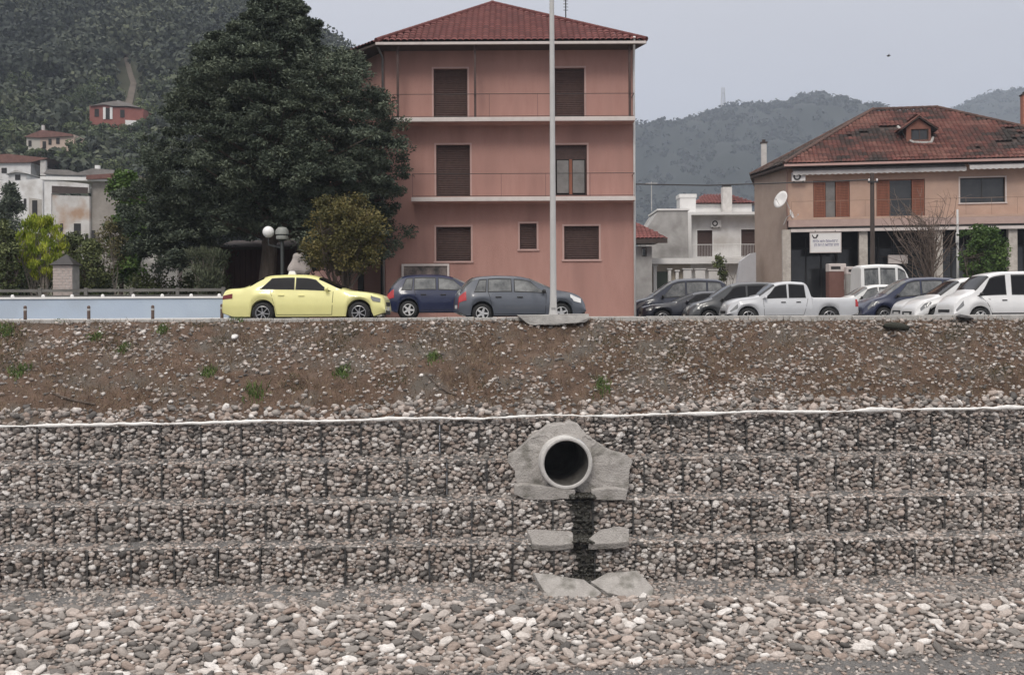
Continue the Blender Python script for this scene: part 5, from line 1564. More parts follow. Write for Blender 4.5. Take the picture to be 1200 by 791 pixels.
# ------------------------------------------------------------------ foliage kit
def leaf_cloud(name, cen, rad, per, ln, wd, m, parent=None, flat=0.0, ct=None, kind=None, up=0.0, skin=False):
    """clumps of small leaf faces: centres, radii, leaves per clump, leaf length and width"""
    cen = np.asarray(cen, float); rad = np.asarray(rad, float); n = len(cen)
    tot = n * per
    ci = np.repeat(np.arange(n), per)
    d = rng.normal(0, 1, (tot, 3)); d /= np.linalg.norm(d, axis=1)[:, None]
    r = rng.uniform(0, 1, tot) ** (1 / 2.2)
    if skin: r = rng.uniform(.72, 1.05, tot)
    p = cen[ci] + d * r[:, None] * rad[ci]
    a = rng.normal(0, 1, (tot, 3)) * .6 + d * .8
    a[:, 2] = a[:, 2] * (1 - flat) + up
    a /= np.linalg.norm(a, axis=1)[:, None] + 1e-9
    b = np.cross(a, rng.normal(0, 1, (tot, 3))); 
    if flat: b[:, 2] *= (1 - flat)
    b /= np.linalg.norm(b, axis=1)[:, None] + 1e-9
    if skin:       # leaves lie along the surface of the clump
        nn = d + rng.normal(0, .28, (tot, 3))
        a = np.cross(nn, rng.normal(0, 1, (tot, 3))); a /= np.linalg.norm(a, axis=1)[:, None] + 1e-9
        b = np.cross(nn, a); b /= np.linalg.norm(b, axis=1)[:, None] + 1e-9
    l = ln * rng.uniform(.6, 1.3, tot)[:, None]; w_ = wd * rng.uniform(.6, 1.3, tot)[:, None]
    V = np.stack([p - a * l / 2, p + b * w_ / 2, p + a * l / 2, p - b * w_ / 2], 1)
    q = np.arange(tot * 4).reshape(-1, 4)
    if ct is None: ct = rng.uniform(.12, .88, n)
    tint = np.clip(np.repeat(ct, per) + rng.normal(0, .06 if skin else .13, tot), 0, 1)
    return np_mesh(name, V.reshape(-1, 3), q, None, m, parent, False, np.repeat(tint, 4), kind)
def leafmat(name, a, b, c):
    return ramp_mat(name, [(0, a), (.5, b), (1, c)], 'attr', rough=.75, nscale=2, amount=.15, bump=0, spec=.25)
M['bark'] = mat('rough_bark', (.085,.065,.052), .95, (.15,.12,.10), 8, .8, stretch=(1, 1, .25))
M['bark2'] = mat('pale_bark', (.22,.19,.16), .95, (.33,.29,.25), 7, .6, stretch=(1, 1, .3))
M['pine'] = leafmat('pine_needles', (.036,.048,.036), (.076,.096,.068), (.15,.175,.122))
M['bushg'] = leafmat('bush_leaves', (.034,.068,.018), (.065,.115,.028), (.11,.165,.045))
M['yel'] = leafmat('yellow_green_leaves', (.10,.15,.015), (.25,.31,.03), (.44,.46,.06))
M['olive'] = leafmat('olive_leaves', (.05,.066,.026), (.11,.132,.055), (.18,.20,.085))
M['rusty'] = leafmat('rusty_young_leaves', (.07,.062,.028), (.13,.12,.055), (.2,.175,.085))
M['hedge'] = leafmat('dark_hedge', (.012,.018,.009), (.022,.032,.014), (.04,.055,.022))
M['forest'] = leafmat('hill_forest', (.020,.027,.022), (.046,.056,.040), (.11,.122,.072))
def branch(mb, p0, p1, r0, r1, n=5, wob=.06, k=6):
    p0, p1 = Vector(p0), Vector(p1); L_ = (p1 - p0).length
    pts, rs = [], []
    for i in range(n + 1):
        t = i / n; q = p0.lerp(p1, t)
        if 0 < i < n: q += Vector((random.uniform(-1, 1), random.uniform(-1, 1), random.uniform(-.5, .5))) * wob * L_
        pts.append(q); rs.append(r0 + (r1 - r0) * t)
    mb.tube(pts, rs, k, True); return pts

# ---- the big conifer left of the pink house
YT = 38.8
tb = at(312, 360, YT)
PINE_T = thing('conifer_tree', 'huge dark spreading conifer with layered boughs left of the pink house', 'tree', (tb.x, YT, 0))
SIL = [(-8, 318, 334), (0, 298, 347), (10, 296, 358), (20, 290, 368), (33, 266, 378), (48, 248, 374), (60, 238, 392), (75, 222, 425), (95, 208, 438), (115, 203, 450), (135, 200, 462), (160, 188, 468), (185, 172, 480), (205, 160, 486), (230, 148, 478), (255, 146, 472), (275, 140, 478), (290, 148, 452), (305, 170, 430), (318, 195, 400)]
yy_ = [s_[0] for s_ in SIL]
mb = MB(); zt = at(325, 2, YT).z
trunk = branch(mb, (0, 0, 0), (at(322, 40, YT).x - tb.x, 0, zt - 1.2), .36, .06, 8, .008, 10)
cen, rad = [], []
for _ in range(980):
    py = -4 + 316 * random.random() ** .85
    l, r_ = np.interp(py, yy_, [s_[1] for s_ in SIL]), np.interp(py, yy_, [s_[2] for s_ in SIL])
    l -= 9 * mnoise.noise((py * .045, 3, 1)); r_ += 9 * mnoise.noise((py * .05, 8, 1))
    a = random.uniform(0, 2 * math.pi)
    q = random.uniform(.62, .98) if random.random() < .84 else random.uniform(.15, .6)
    k = random.uniform(.36, .78) * (.62 if py < 60 else 1)
    cx, hw = (l + r_) / 2, max((r_ - l) / 2 - k * 6, 4)
    if py > 276 and 250 < cx + hw * q * math.cos(a) < 352: continue
    p = at(cx + hw * q * math.cos(a), py, YT)
    dp = min(hw / F * YT, 4.4) * .92 * q * math.sin(a)
    if dp < 0: dp = max(dp, -2.6 if py < 225 else -1.7)
    # each bough is a flat fan of needles drooping away from the trunk
    dx_, dy_ = p.x - tb.x, dp
    L_ = math.hypot(dx_, dy_) + 1e-6
    cen.append((dx_, dy_, p.z)); rad.append((k, k, k * .44))
    for _ in range(2):      # ragged fingers at the edge of the bough
        b_ = random.uniform(-.9, .9); ex, ey = dx_ / L_, dy_ / L_
        cen.append((dx_ + (ex * math.cos(b_) - ey * math.sin(b_)) * k * .8, dy_ + (ey * math.cos(b_) + ex * math.sin(b_)) * k * .8, p.z - k * random.uniform(.0, .3))); rad.append((k * .5, k * .5, k * .28))
cen = np.array(cen); rad = np.array(rad)
leaf_cloud('foliage', cen, rad, 96, .15, .058, M['pine'], PINE_T, .3)
# inner mass
c2, r2 = [], []
for _ in range(230):
    py = random.uniform(25, 270); l, r_ = np.interp(py, yy_, [s_[1] for s_ in SIL]), np.interp(py, yy_, [s_[2] for s_ in SIL])
    a = random.uniform(0, 6.28); q = random.random() ** .5 * .6
    p = at((l + r_) / 2 + (r_ - l) / 2 * q * math.cos(a), py, YT)
    c2.append((p.x - tb.x, 2.4 * q * math.sin(a) + .3, p.z)); r2.append((.8, .8, .5))
leaf_cloud('inner_foliage', c2, r2, 110, .22, .09, M['pine'], PINE_T, .2)
for i in rng.choice(len(cen), 130, replace=False):
    c = Vector(cen[i])
    if c.z < 4.2: continue
    h0 = max(1.3, c.z * .92 - .5 - .12 * math.hypot(c.x, c.y))
    t = min(1, h0 / (zt - 1.2)); p0 = Vector(trunk[0]).lerp(Vector(trunk[-1]), t)
    branch(mb, p0, c, .07, .015, 4, .03, 5)
mb.build('trunk', M['bark'], PINE_T)

def tree(name, label, px, pyb, Y, crown, n, per, ln, wd, m, bark=None, stems=1, r0=.12, up=0.0, clump=(.25, .45), depth=.8, cat='tree', group=None, gz=None, spread=.3):
    """crown: list of (py, left px, right px)"""
    b = at(px, pyb, Y); g = float(ground(b.x, Y)) if gz is None else gz
    root = thing(name, label, cat, (b.x, Y, g), 0, group)
    yy2 = [c[0] for c in crown]; cen, rad = [], []
    for _ in range(n):
        py = random.uniform(yy2[0], yy2[-1]); l, r_ = np.interp(py, yy2, [c[1] for c in crown]), np.interp(py, yy2, [c[2] for c in crown])
        hw = (r_ - l) / 2; a = random.uniform(0, 6.28); q = random.random() ** .5
        k = random.uniform(*clump)
        hw2 = max(hw - k * .6 * F / Y, hw * .3)
        p = at((l + r_) / 2 + hw2 * q * math.cos(a), py, Y)
        cen.append((p.x - b.x, depth * hw / F * Y * q * math.sin(a), p.z - g)); rad.append((k, k, k * .8))
    leaf_cloud('crown', cen, rad, per, ln, wd, m, root, 0, up=up)
    mb = MB()
    top = at((crown[0][1] + crown[0][2]) / 2, crown[0][0], Y)
    H_ = top.z - g
    base = []
    for s_ in range(stems):
        o = Vector((random.uniform(-1, 1), random.uniform(-1, 1), 0)) * (.12 * (stems > 1))
        e = Vector(((top.x - b.x) * .8 + random.uniform(-1, 1) * spread * (stems > 1) * H_, random.uniform(-.5, .5) * spread * (stems > 1) * H_, H_ * random.uniform(.7, .9)))
        base.append(branch(mb, o + Vector((0, 0, -.05)), e, r0, r0 * .2, 6, .02, 7))
    for i in range(min(n, 26 * stems)):
        st = random.choice(base); p0 = st[random.randint(2, 5)]
        c = Vector(random.choice(cen))
        if c.z > p0.z - .2: branch(mb, p0, c, r0 * .28, r0 * .06, 3, .05, 5)
    mb.build('trunk', bark or M['bark'], root)
    return root
tree('deciduous_tree', 'bright green bush tree at the left foot of the huge conifer', 140, 345, 44, [(205, 135, 160), (225, 125, 172), (260, 118, 180), (300, 122, 185), (330, 135, 180)], 90, 90, .16, .11, M['bushg'])
tree('deciduous_tree', 'yellow green young tree with upright shoots on a pale trunk', 48, 350, 37.2, [(254, 36, 60), (268, 20, 74), (288, 13, 79), (308, 20, 75), (324, 34, 62)], 150, 56, .17, .034, M['yel'], M['bark2'], 5, .045, up=2.2, clump=(.14, .26))
tree('deciduous_tree', 'half bare young tree with rusty leaves on a thin pale trunk', 135, 350, 37.5, [(255, 122, 140), (275, 112, 150), (300, 115, 152), (318, 125, 146)], 50, 28, .10, .05, M['rusty'], M['bark2'], 1, .05, clump=(.15, .3))
tree('shrub', 'dark olive shrub left of the yellow green tree at the photo edge', 2, 352, 36.2, [(262, -14, 14), (285, -20, 22), (310, -22, 26), (335, -20, 24), (348, -14, 16)], 80, 60, .12, .07, M['olive'], None, 2, .05, clump=(.18, .32), cat='shrub')
tree('shrub', 'loose olive shrub between the brick pillar and the rusty young tree', 106, 352, 37.0, [(280, 98, 112), (300, 88, 128), (325, 86, 130), (346, 90, 128)], 70, 55, .12, .06, M['olive'], None, 2, .05, clump=(.16, .3), cat='shrub')
tree('shrub', 'feathery upright grey green shrub behind the taxi boot', 244, 352, 36.6, [(291, 222, 268), (300, 218, 270), (320, 225, 266), (345, 232, 258)], 70, 42, .22, .04, leafmat('grey_green_leaves', (.04,.05,.03), (.085,.10,.06), (.14,.155,.10)), M['bark2'], 5, .03, up=1.6, clump=(.16, .28), cat='shrub')
tree('deciduous_tree', 'broad olive brown tree with many stems behind the taxi bonnet', 400, 352, 35.1, [(232, 375, 432), (248, 358, 450), (268, 347, 460), (290, 345, 462), (305, 352, 452), (318, 370, 440)], 190, 62, .12, .06, leafmat('olive_brown_leaves', (.045,.046,.017), (.105,.095,.034), (.18,.145,.055)), M['bark'], 5, .06, clump=(.2, .36), spread=.28)
tree('deciduous_tree', 'fresh green leafy tree in front of the shop pillars at the right', 1150, 345, 49, [(268, 1128, 1172), (282, 1122, 1180), (305, 1124, 1182), (325, 1130, 1176)], 80, 55, .17, .10, M['bushg'], None, 2, .06, clump=(.25, .42))
tree('conifer_tree', 'small dark conifer before the ruined white house at the photo edge', 12, 350, 60, [(217, 9, 15), (232, 1, 24), (250, -6, 30), (268, -10, 32), (290, -12, 34)], 90, 70, .22, .07, M['pine'], None, 1, .1, clump=(.3, .5))
tree('shrub', 'low green bush on the ledge of the white house garden wall', 846, 330, 64.5, [(301, 838, 846), (309, 834, 852), (318, 838, 856), (330, 842, 850)], 22, 36, .18, .10, M['olive'], None, 2, .04, clump=(.2, .34), cat='shrub')
tree('shrub', 'tall loose green shrub behind the brick pillar before the roofless ruin', 92, 350, 41, [(276, 78, 104), (290, 66, 118), (310, 62, 124), (335, 64, 124)], 80, 50, .15, .08, M['olive'], None, 3, .05, clump=(.2, .38), cat='shrub')
tree('shrub', 'dense green shrub behind the yellow green tree at the left', 28, 350, 40.5, [(278, 10, 40), (295, 2, 52), (320, 0, 56), (338, 4, 50)], 80, 50, .15, .08, M['bushg'], None, 2, .05, clump=(.2, .38), cat='shrub')
# bare twiggy tree
def bare_tree(px, pyb, Y, pyt, spread_px, lab):
    b = at(px, pyb, Y); g = float(ground(b.x, Y)); t = at(px, pyt, Y); H_ = t.z - g
    root = thing('bare_tree', lab, 'tree', (b.x, Y, g))
    mb = MB(); tw = MB(); sp = spread_px / F * Y
    for s_ in range(4):
        e = Vector((random.uniform(-.5, .5) * sp, random.uniform(-.4, .4) * sp, H_ * random.uniform(.55, .8)))
        pts = branch(mb, (random.uniform(-.1, .1), 0, 0), e, .08, .03, 6, .03, 6)
        for k in range(16):
            p0 = pts[random.randint(2, 6)]
            q = Vector((random.uniform(-1, 1) * sp, random.uniform(-.6, .6) * sp, p0.z + random.uniform(.2, 1.0) * (H_ - p0.z) + .2))
            pt2 = branch(mb, p0, q, .025, .010, 4, .06, 4)
            for j in range(9):
                p1 = pt2[random.randint(1, 4)]
                branch(tw, p1, p1 + Vector((random.uniform(-1, 1), random.uniform(-1, 1), random.uniform(-.3, 1.0))) * .6, .010, .004, 2, .1, 3)
    mb.build('trunk', mat('twig_bark', (.12, .09, .075), .95, (.18, .14, .115), 6), root); tw.build('twigs', bpy.data.materials['twig_bark'], root, kind='stuff')
bare_tree(1082, 340, 50.5, 236, 42, 'bare brown twiggy tree in front of the shops right of the wooden pole')

M['hedgeg'] = leafmat('green_hedge', (.036,.05,.02), (.075,.092,.036), (.12,.14,.058))
# ---- hedge, fence and pale blue parapet at the left
def strip(px0, px1, y0, y1, Y0, Y1, n, lab, hm):
    a, b = at(px0, HY, Y0), at(px1, HY, Y0); z1, z0 = at(px0, y0, Y0).z, 0
    root = thing('hedge', lab, 'hedge', ((a.x + b.x) / 2, Y0, 0)); hw = (b.x - a.x) / 2
    cen = np.stack([rng.uniform(-hw, hw, n), rng.uniform(0, Y1 - Y0, n), rng.uniform(.1, z1 - .15, n)], -1)
    leaf_cloud('foliage', cen, np.full((n, 3), .32), 60, .11, .07, hm, root)
    mb = MB()
    for i in range(24):
        x = -hw + 2 * hw * (i + .5) / 24; branch(mb, (x, .4, 0), (x + random.uniform(-.2, .2), .4, z1 * .8), .03, .01, 3, .05, 4)
    mb.build('stems', M['bark'], root)
strip(-70, 128, 316, 350, 38.6, 40.0, 240, 'dark clipped hedge behind the rail at the far left', M['hedge'])
strip(150, 258, 320, 350, 38.0, 39.6, 170, 'dark hedge under the huge conifer left of the maroon hut', M['hedgeg'])
YF = 35.2
x0, x1 = px_x(-60, YF), px_x(262, YF)
r_ = thing('rail_fence', 'low grey wooden rail fence in front of the hedge', 'fence', (x0, YF, 0))
zr = at(100, 340.5, YF).z; zr2 = at(100, 347, YF).z
wood = mat('grey_weathered_wood', (.12, .115, .105), .9, (.2, .19, .175), 5, .3, stretch=(.3, 1, 1))
n_ = 6; st = (x1 - x0) / n_
for i in range(n_ + 1): MB().cbx(i * st - .06, i * st + .06, -.05, .07, -.1, zr + .09, .01).build('post', wood, r_)
for i in range(n_):
    MB().bx(i * st + .06, (i + 1) * st - .06, -.03, .02, zr - .05, zr + .05).build('rail', wood, r_)
    MB().bx(i * st + .06, (i + 1) * st - .06, -.03, .02, zr2 - .04, zr2 + .03).build('rail', wood, r_)
YP = 33.2
x0, x1 = px_x(-75, YP), px_x(268, YP)
zt_ = at(120, 348, YP).z
r_ = thing('parapet_wall', 'low pale blue painted parapet wall with a white coping', 'wall', (x0, YP, 0))
MB().bx(0, x1 - x0, 0, .2, 0, zt_ - .06).build('wall', mat('pale_blue_paint', (.46, .545, .66), .8, (.50, .585, .69), 1.2, .15, 20, c3=(.44, .51, .60), scale3=.7), r_)
MB().cbx(-.03, x1 - x0 + .03, -.04, .24, zt_ - .06, zt_, .015).build('coping', M['white'], r_)
MB().cbx(0, x1 - x0, -.03, 0, .10, .19, .01).build('skirting', M['white'], r_)
for px in (13, 49, 83, 119, 155, 189, 223, 256):
    MB().ball((px_x(px, YP) - x0, .1, zt_ + .03), .06, 8, 6).build('knob', M['white'], r_, smooth=True)
for px, t in ((29.5, 358), (104, 358), (179, 357.5), (260, 356)):
    p = at(px, 365, 31.6); zt2 = at(px, t, 31.6).z
    w3 = ['leftmost', 'second from the left', 'third from the left', 'rightmost, beside the taxi bumper'][(29.5, 104, 179, 260).index(px)]
    q = thing('kerb_post', 'short brown post before the pale blue parapet, ' + w3, 'post', (p.x, 31.6, 0), 0, 'short brown posts along the kerb')
    MB().lathe([(.05, 0), (.05, zt2 - .05), (.042, zt2 - .02), (0, zt2)], 10).build('post', bpy.data.materials.get('rusty_post') or mat('rusty_post', (.10, .07, .06), .8, (.17, .12, .10), 8), q)
    MB().lathe([(.054, zt2 - .16), (.054, zt2 - .10)], 10).build('band', M['galv'], q)
# brick pillar shrine
pa = at(78, 352, 35.85)
r_ = thing('brick_pillar', 'square pale brick pillar with a dark pointed cap between the shrubs', 'pillar', (pa.x, 35.85, 0))
zc_, zb_ = at(78, 310, 35.85).z, at(78, 336, 35.85).z
bm1 = mat('pale_pink_brick', (.42, .35, .32), .9, (.52, .45, .42), 9, .3)
k = 0; z = .55
while z < zc_ - .05:
    for j in range(2):
        o_ = 0 if k % 2 else .12
        for x_, w_ in ((-.34, .22 + o_), (-.11 + o_, .22), (.12 + o_, .22 - o_)):
            if w_ > .05: MB().cbx(x_, x_ + w_ - .012, (-.3, .02)[j], (.01, .3)[j], z, z + .085, .008).build('brick', bm1, r_)
    z += .098; k += 1
MB().bx(-.33, .33, -.29, .29, .5, z - .02).build('mortar_core', M['kerb'], r_)
MB().add([(-.42, -.4, z), (.42, -.4, z), (.42, .4, z), (-.42, .4, z), (0, 0, z + .38)], [(0, 3, 2, 1), (0, 1, 4), (1, 2, 4), (2, 3, 4), (3, 0, 4)]).build('cap', M['darkmet'], r_)
MB().cbx(-.5, .55, -.5, .5, 0, .3, .03).cbx(-.4, .42, -.4, .4, .3, .5, .03).build('plinth', M['kerb'], r_)
# pale boulders
def boulder(px, py, w_px, h_px, Y, lab, seed):
    p = at(px, py, Y); r_ = thing('boulder', lab, 'rock', (p.x, Y, 0))
    me = hull_stone(seed, 40); me = me.copy(); me.materials.clear(); me.materials.append(M['chim'])
    o = link('rock', me, r_); hw, hh = w_px / F * Y / 2, h_px / F * Y / 2
    o.location = (0, 0, p.z); o.scale = (hw, hw * .8, hh)
    o2 = MB().cbx(-hw * .8, hw * .8, -.3, .3, 0, p.z - hh * .5, .05).build('plinth', M['grey'], r_)
boulder(176, 308, 22, 22, 44, 'pale squarish rock on a plinth under the left side of the conifer', 71)
boulder(201, 309, 26, 24, 44.4, 'pale pointed rock on a plinth under the conifer left of the grey green shrub', 72)
# maroon hut
YH = 41.2
fh2 = Face(px_x(262, YH), YH, 0)
r_ = thing('hut', 'dark maroon timber hut with a grey roof edge in the shade of the conifer', 'hut', (fh2.ox, YH, 0))
a, b, c, e = fh2.rect(262, 292, 346, 350)
mar = mat('maroon_boards', (.05, .022, .02), .85, (.075, .034, .03), 5, .2, stretch=(1, 1, .2))
n_ = 13
for i in range(n_): MB().bx(a + (b - a) * i / n_ + .008, a + (b - a) * (i + 1) / n_ - .008, 0, .04, .0, e).build('board', mar, r_)
MB().bx(a, b, .045, 2.8, 0, e).build('walls', mar, r_)
MB().prism([(a - .4, -.5, e - .05), (b + .3, -.5, e - .05), (b + .3, 3.1, e + .45), (a - .4, 3.1, e + .45)], (0, 0, .1)).build('roof', M['soffit'], r_)
MB().bx(a + 1.1, a + 1.9, -.03, -.001, .05, 2.0).build('door', mar, r_)
# stone bust on a pedestal
pbs = at(351, 310, 37.4); zt_ = at(351, 294, 37.4).z
r_ = thing('statue', 'pale stone bust on a pedestal behind the taxi roof', 'statue', (pbs.x, 37.4, 0))
s1_ = zt_ - .95
MB().cbx(-.24, .24, -.24, .24, 0, .25, .03).cbx(-.17, .17, -.17, .17, .25, s1_ - .08, .02).cbx(-.21, .21, -.21, .21, s1_ - .08, s1_, .02).build('pedestal', M['conc'], r_)
mb = MB()
bm = bmesh.new()
def skin_bust():
    me = bpy.data.meshes.new('bust')
    vs = [(0, 0, 0), (0, 0, .3), (0, -.02, .5), (0, -.03, .62), (0, -.05, .78), (.2, 0, .36), (.3, 0, .16), (-.2, 0, .36), (-.3, 0, .16)]
    me.from_pydata(vs, [(0, 1), (1, 2), (2, 3), (3, 4), (1, 5), (5, 6), (1, 7), (7, 8)], [])
    o = link('bust', me, r_); o.location = (0, 0, s1_)
    md = o.modifiers.new('skin', 'SKIN'); 
    for v, r in zip(me.skin_vertices[0].data, [.19, .2, .09, .10, .13, .12, .08, .12, .08]): v.radius = (r, r * .85)
    me.skin_vertices[0].data[0].use_root = True
    o.modifiers.new('sub', 'SUBSURF').levels = 2; o.modifiers['sub'].render_levels = 2
    me.materials.append(M['chim']); return o
bpy.context.view_layer.update()
try:
    me_t = bpy.data.meshes.new('t')
    o = None
    vs = [(0, 0, 0), (0, 0, .32), (0, -.02, .56), (0, -.03, .70), (0, -.05, .90), (.24, 0, .38), (.33, 0, .12), (-.24, 0, .38), (-.33, 0, .12)]
    me_t.from_pydata(vs, [(0, 1), (1, 2), (2, 3), (3, 4), (1, 5), (5, 6), (1, 7), (7, 8)], [])
    o = link('bust', me_t, r_); o.location = (0, 0, s1_)
    o.modifiers.new('skin', 'SKIN')
    if not me_t.skin_vertices:
        bm.from_mesh(me_t); lay = bm.verts.layers.skin.verify()
        for v, r in zip(bm.verts, [.15, .16, .065, .10, .12, .10, .07, .10, .07]): v[lay].radius = (r, r * .85)
        bm.verts.ensure_lookup_table(); bm.verts[0][lay].use_root = True
        bm.to_mesh(me_t)
    sb = o.modifiers.new('sub', 'SUBSURF'); sb.levels = 2; sb.render_levels = 2
    me_t.materials.append(M['slab'])
finally:
    bm.free()
# twin globe street lamp
pl_ = at(331, 350, 35.0); zt_ = at(331, 266, 35.0).z
r_ = thing('street_lamp', 'dark street lamp with one white globe and a dark capped globe above the taxi', 'street lamp', (pl_.x, 35.0, 0))
MB().lathe([(.11, 0), (.11, .3), (.065, .4), (.06, zt_ - .55), (.05, zt_ - .5)], 12).build('pole', mat('dark_green_lamp_metal', (.05, .055, .055), .5, metal=.3), r_, smooth=True)
gx = at(314.5, 272, 35.0)
MB().tube([(0, 0, zt_ - .72), (gx.x - pl_.x, 0, zt_ - .6), (gx.x - pl_.x, 0, gx.z - .2)], .028, 6).build('arm', bpy.data.materials['dark_green_lamp_metal'], r_)
MB().ball((gx.x - pl_.x, 0, gx.z), .195, 18, 12).build('globe', mat('white_globe', (.82, .82, .81), .3), r_, smooth=True)
MB().ball((0, 0, zt_ - .32), .19, 18, 12).build('globe', mat('grey_globe', (.045, .05, .047), .3), r_, smooth=True)
MB().lathe([(.23, zt_ - .26), (.22, zt_ - .12), (.14, zt_ - .02), (0, zt_)], 16).build('hood', mat('grey_lamp_hood', (.24, .25, .235), .5), r_, smooth=True)
MB().lathe([(.2, zt_ - .42), (.21, zt_ - .36), (.2, zt_ - .3)], 16).build('band', bpy.data.materials['grey_lamp_hood'], r_, smooth=True)

# ------------------------------------------------------------------ ruined and old houses on the left
def g_at(px, Y): return float(ground(px_x(px, Y), Y))
YA = 112.0
fA = Face(px_x(52, YA), YA, R(-4))
def uzr(f, pts): return [f.uz(*p) for p in pts]
gA = g_at(60, YA)
r_ = thing('ruined_house', 'large roofless white ruin with stained bare plaster in its gable', 'ruin', (fA.ox, YA, gA - 1.5), R(-4))
def face_poly(mb, f, pts, off, th, zsub):
    P = [(u, off, z - zsub) for u, z in uzr(f, pts)]
    mb.prism(P, (0, th, 0))
z_ = gA - 1.5
mb = MB(); face_poly(mb, fA, [(52, 350), (52, 210), (104, 216), (104, 226), (60, 227), (60, 350)], 0, .4, z_)
mb.build('wall', M['whitewash'], r_)
mb = MB(); face_poly(mb, fA, [(60, 350), (60, 228), (76, 229), (104, 230), (104, 350)], .15, .4, z_); mb.build('gable_wall', mat('peeling_whitewash', (.62, .60, .585), .9, (.50, .475, .45), .9, .3, 9, c3=(.40, .27, .19), scale3=.32, detail=8), r_)
mb = MB(); face_poly(mb, fA, [(61, 226.5), (61, 218), (103, 220), (103, 227)], -.06, .05, z_); mb.build('painted_roof_shadow', M['soffit'], r_)  # dark strip under the eave, painted in as the roof's shadow
mb = MB(); face_poly(mb, fA, [(104, 350), (104, 213), (146, 210), (146, 350)], .6, .4, z_); mb.build('side_wing', mat('bare_grey_wall', (.26, .235, .21), .95, (.36, .33, .30), 1.0, .3), r_)
mb = MB(); face_poly(mb, fA, [(48, 211), (48, 207), (142, 209), (142, 213)], -.15, 5, z_); mb.build('eave', M['white'], r_)
mb = MB(); face_poly(mb, fA, [(103, 211), (103, 206), (150, 203), (150, 209)], -.4, 6, z_); mb.build('roof', mat('old_brown_tile', (.13, .06, .05), .9, (.2, .1, .085), 2, .4), r_)
for x0, y0, x1, y1 in ((75, 277, 79, 296), (86, 262, 94, 284), (99, 275, 103, 300), (70, 262, 73, 272), (107, 270, 111, 290)):
    mb = MB(); face_poly(mb, fA, [(x0, y1), (x0, y0), (x1, y0), (x1, y1)], .09, .05, z_); mb.build('window', M['dark'], r_)
# left flank of the ruin, receding to the left
fB = Face(px_x(10, 118), 118, R(-8))
r2_ = thing('ruined_house', 'lower white wall of an old house left of the roofless ruin', 'ruin', (fB.ox, 118, gA - 1), R(-8))
mb = MB(); face_poly(mb, fB, [(-30, 350), (-30, 205), (12, 213), (50, 209), (50, 350)], 0, .4, gA - 1); mb.build('wall', M['whitewash'], r2_)
for x0, y0, x1, y1 in ((28, 233, 31, 243), (38, 235, 44, 254), (24, 236, 26, 243)):
    mb = MB(); face_poly(mb, fB, [(x0, y1), (x0, y0), (x1, y0), (x1, y1)], -.06, .05, gA - 1); mb.build('window', M['dark'], r2_)
mb = MB(); face_poly(mb, fB, [(34, 258), (34, 232), (49, 234), (49, 258)], -.03, .02, gA - 1); mb.build('bare_plaster', mat('grey_stained_plaster', (.36, .33, .30), .95, (.48, .45, .42), 1.5), r2_)
def far_house(label, Y, walls, roofs, wins, wm, rm, extra=(), cat='house', depth=7):
    f = Face(px_x(walls[0][0][0], Y), Y, 0); g = float(ground(f.ox, Y)) - 2
    r_ = thing('hillside_house', label, cat, (f.ox, Y, g))
    for i, p in enumerate(walls):
        mb = MB(); face_poly(mb, f, p, .02 * i, depth, g); mb.build('wall', wm[i] if isinstance(wm, (list, tuple)) else wm, r_)
    for p in roofs:
        P = [(u, -.4, z - g) for u, z in uzr(f, p)]
        mb = MB(); mb.prism(P, (0, depth + .8, 0)); mb.build('roof', rm, r_)
    for x0, y0, x1, y1 in wins:
        mb = MB(); face_poly(mb, f, [(x0, y1), (x0, y0), (x1, y0), (x1, y1)], -.08, .06, g); mb.build('window', M['dark'], r_)
    for p, m, nm in extra:
        mb = MB(); face_poly(mb, f, p, -.12, .5, g); mb.build(nm, m, r_)
    return r_
M['redr'] = mat('red_brick_ruin', (.22, .075, .062), .9, (.29, .115, .095), .5, .2)
M['greyroof'] = mat('grey_stone_roof', (.18, .165, .155), .9, (.27, .25, .235), 1, .3)
M['brownroof'] = mat('brown_tile_roof', (.15, .075, .062), .9, (.22, .115, .095), 1.5, .3)
far_house('red walled ruin with a broken grey roof high on the wooded slope', 188, [[(105, 152), (105, 124), (122, 122), (133, 126), (150, 126), (168, 128), (168, 152)]],
          [[(106, 125), (122, 121), (140, 118.5), (150, 121), (166, 127), (150, 125), (133, 125), (122, 123)]], [(111, 128, 116, 137), (122, 127, 131, 140), (141, 129, 146, 138)], M['redr'], M['greyroof'],
          [([(121, 140), (121, 126), (124, 126), (124, 140)], M['white'], 'door_frame'), ([(129, 140), (129, 126), (132, 126), (132, 140)], M['white'], 'door_frame'), ([(147, 152), (147, 141), (165, 142), (160, 150)], M['white'], 'white_rubble'), ([(137, 121), (138, 118), (150, 121), (150, 124)], M['white'], 'roof_sheet')], 'ruin')
far_house('small cream and pink ruin with a sagging brown roof on the lower slope', 170, [[(31, 178), (31, 161), (47, 160), (47, 178)], [(46, 180), (46, 160), (87, 158), (87, 176), (70, 178)]],
          [[(29, 161), (50, 153), (68, 155), (86, 158), (86, 160), (46, 162)]], [(33.5, 165, 37, 172), (57, 163, 60.5, 170), (66, 162, 70, 169), (50, 166, 54, 174)], [mat('cream_plaster', (.50, .47, .42), .9), mat('pinkish_plaster', (.50, .38, .31), .9, (.56, .45, .38), 1)], M['brownroof'],
          [([(49, 156), (49, 147), (51.5, 147), (51.5, 156)], M['chim'], 'chimney')], 'ruin')
far_house('low white house with a long brown roof above the ruined white wall', 150, [[(-20, 215), (-20, 190), (36, 190), (36, 215)]], [[(-24, 192), (-20, 183), (10, 181), (58, 186), (36, 191)]], [(2, 197, 8, 203)], M['whitewash'], M['brownroof'],
          [([(47.5, 206), (47.5, 188), (54, 188), (54, 206)], M['chim'], 'chimney')])
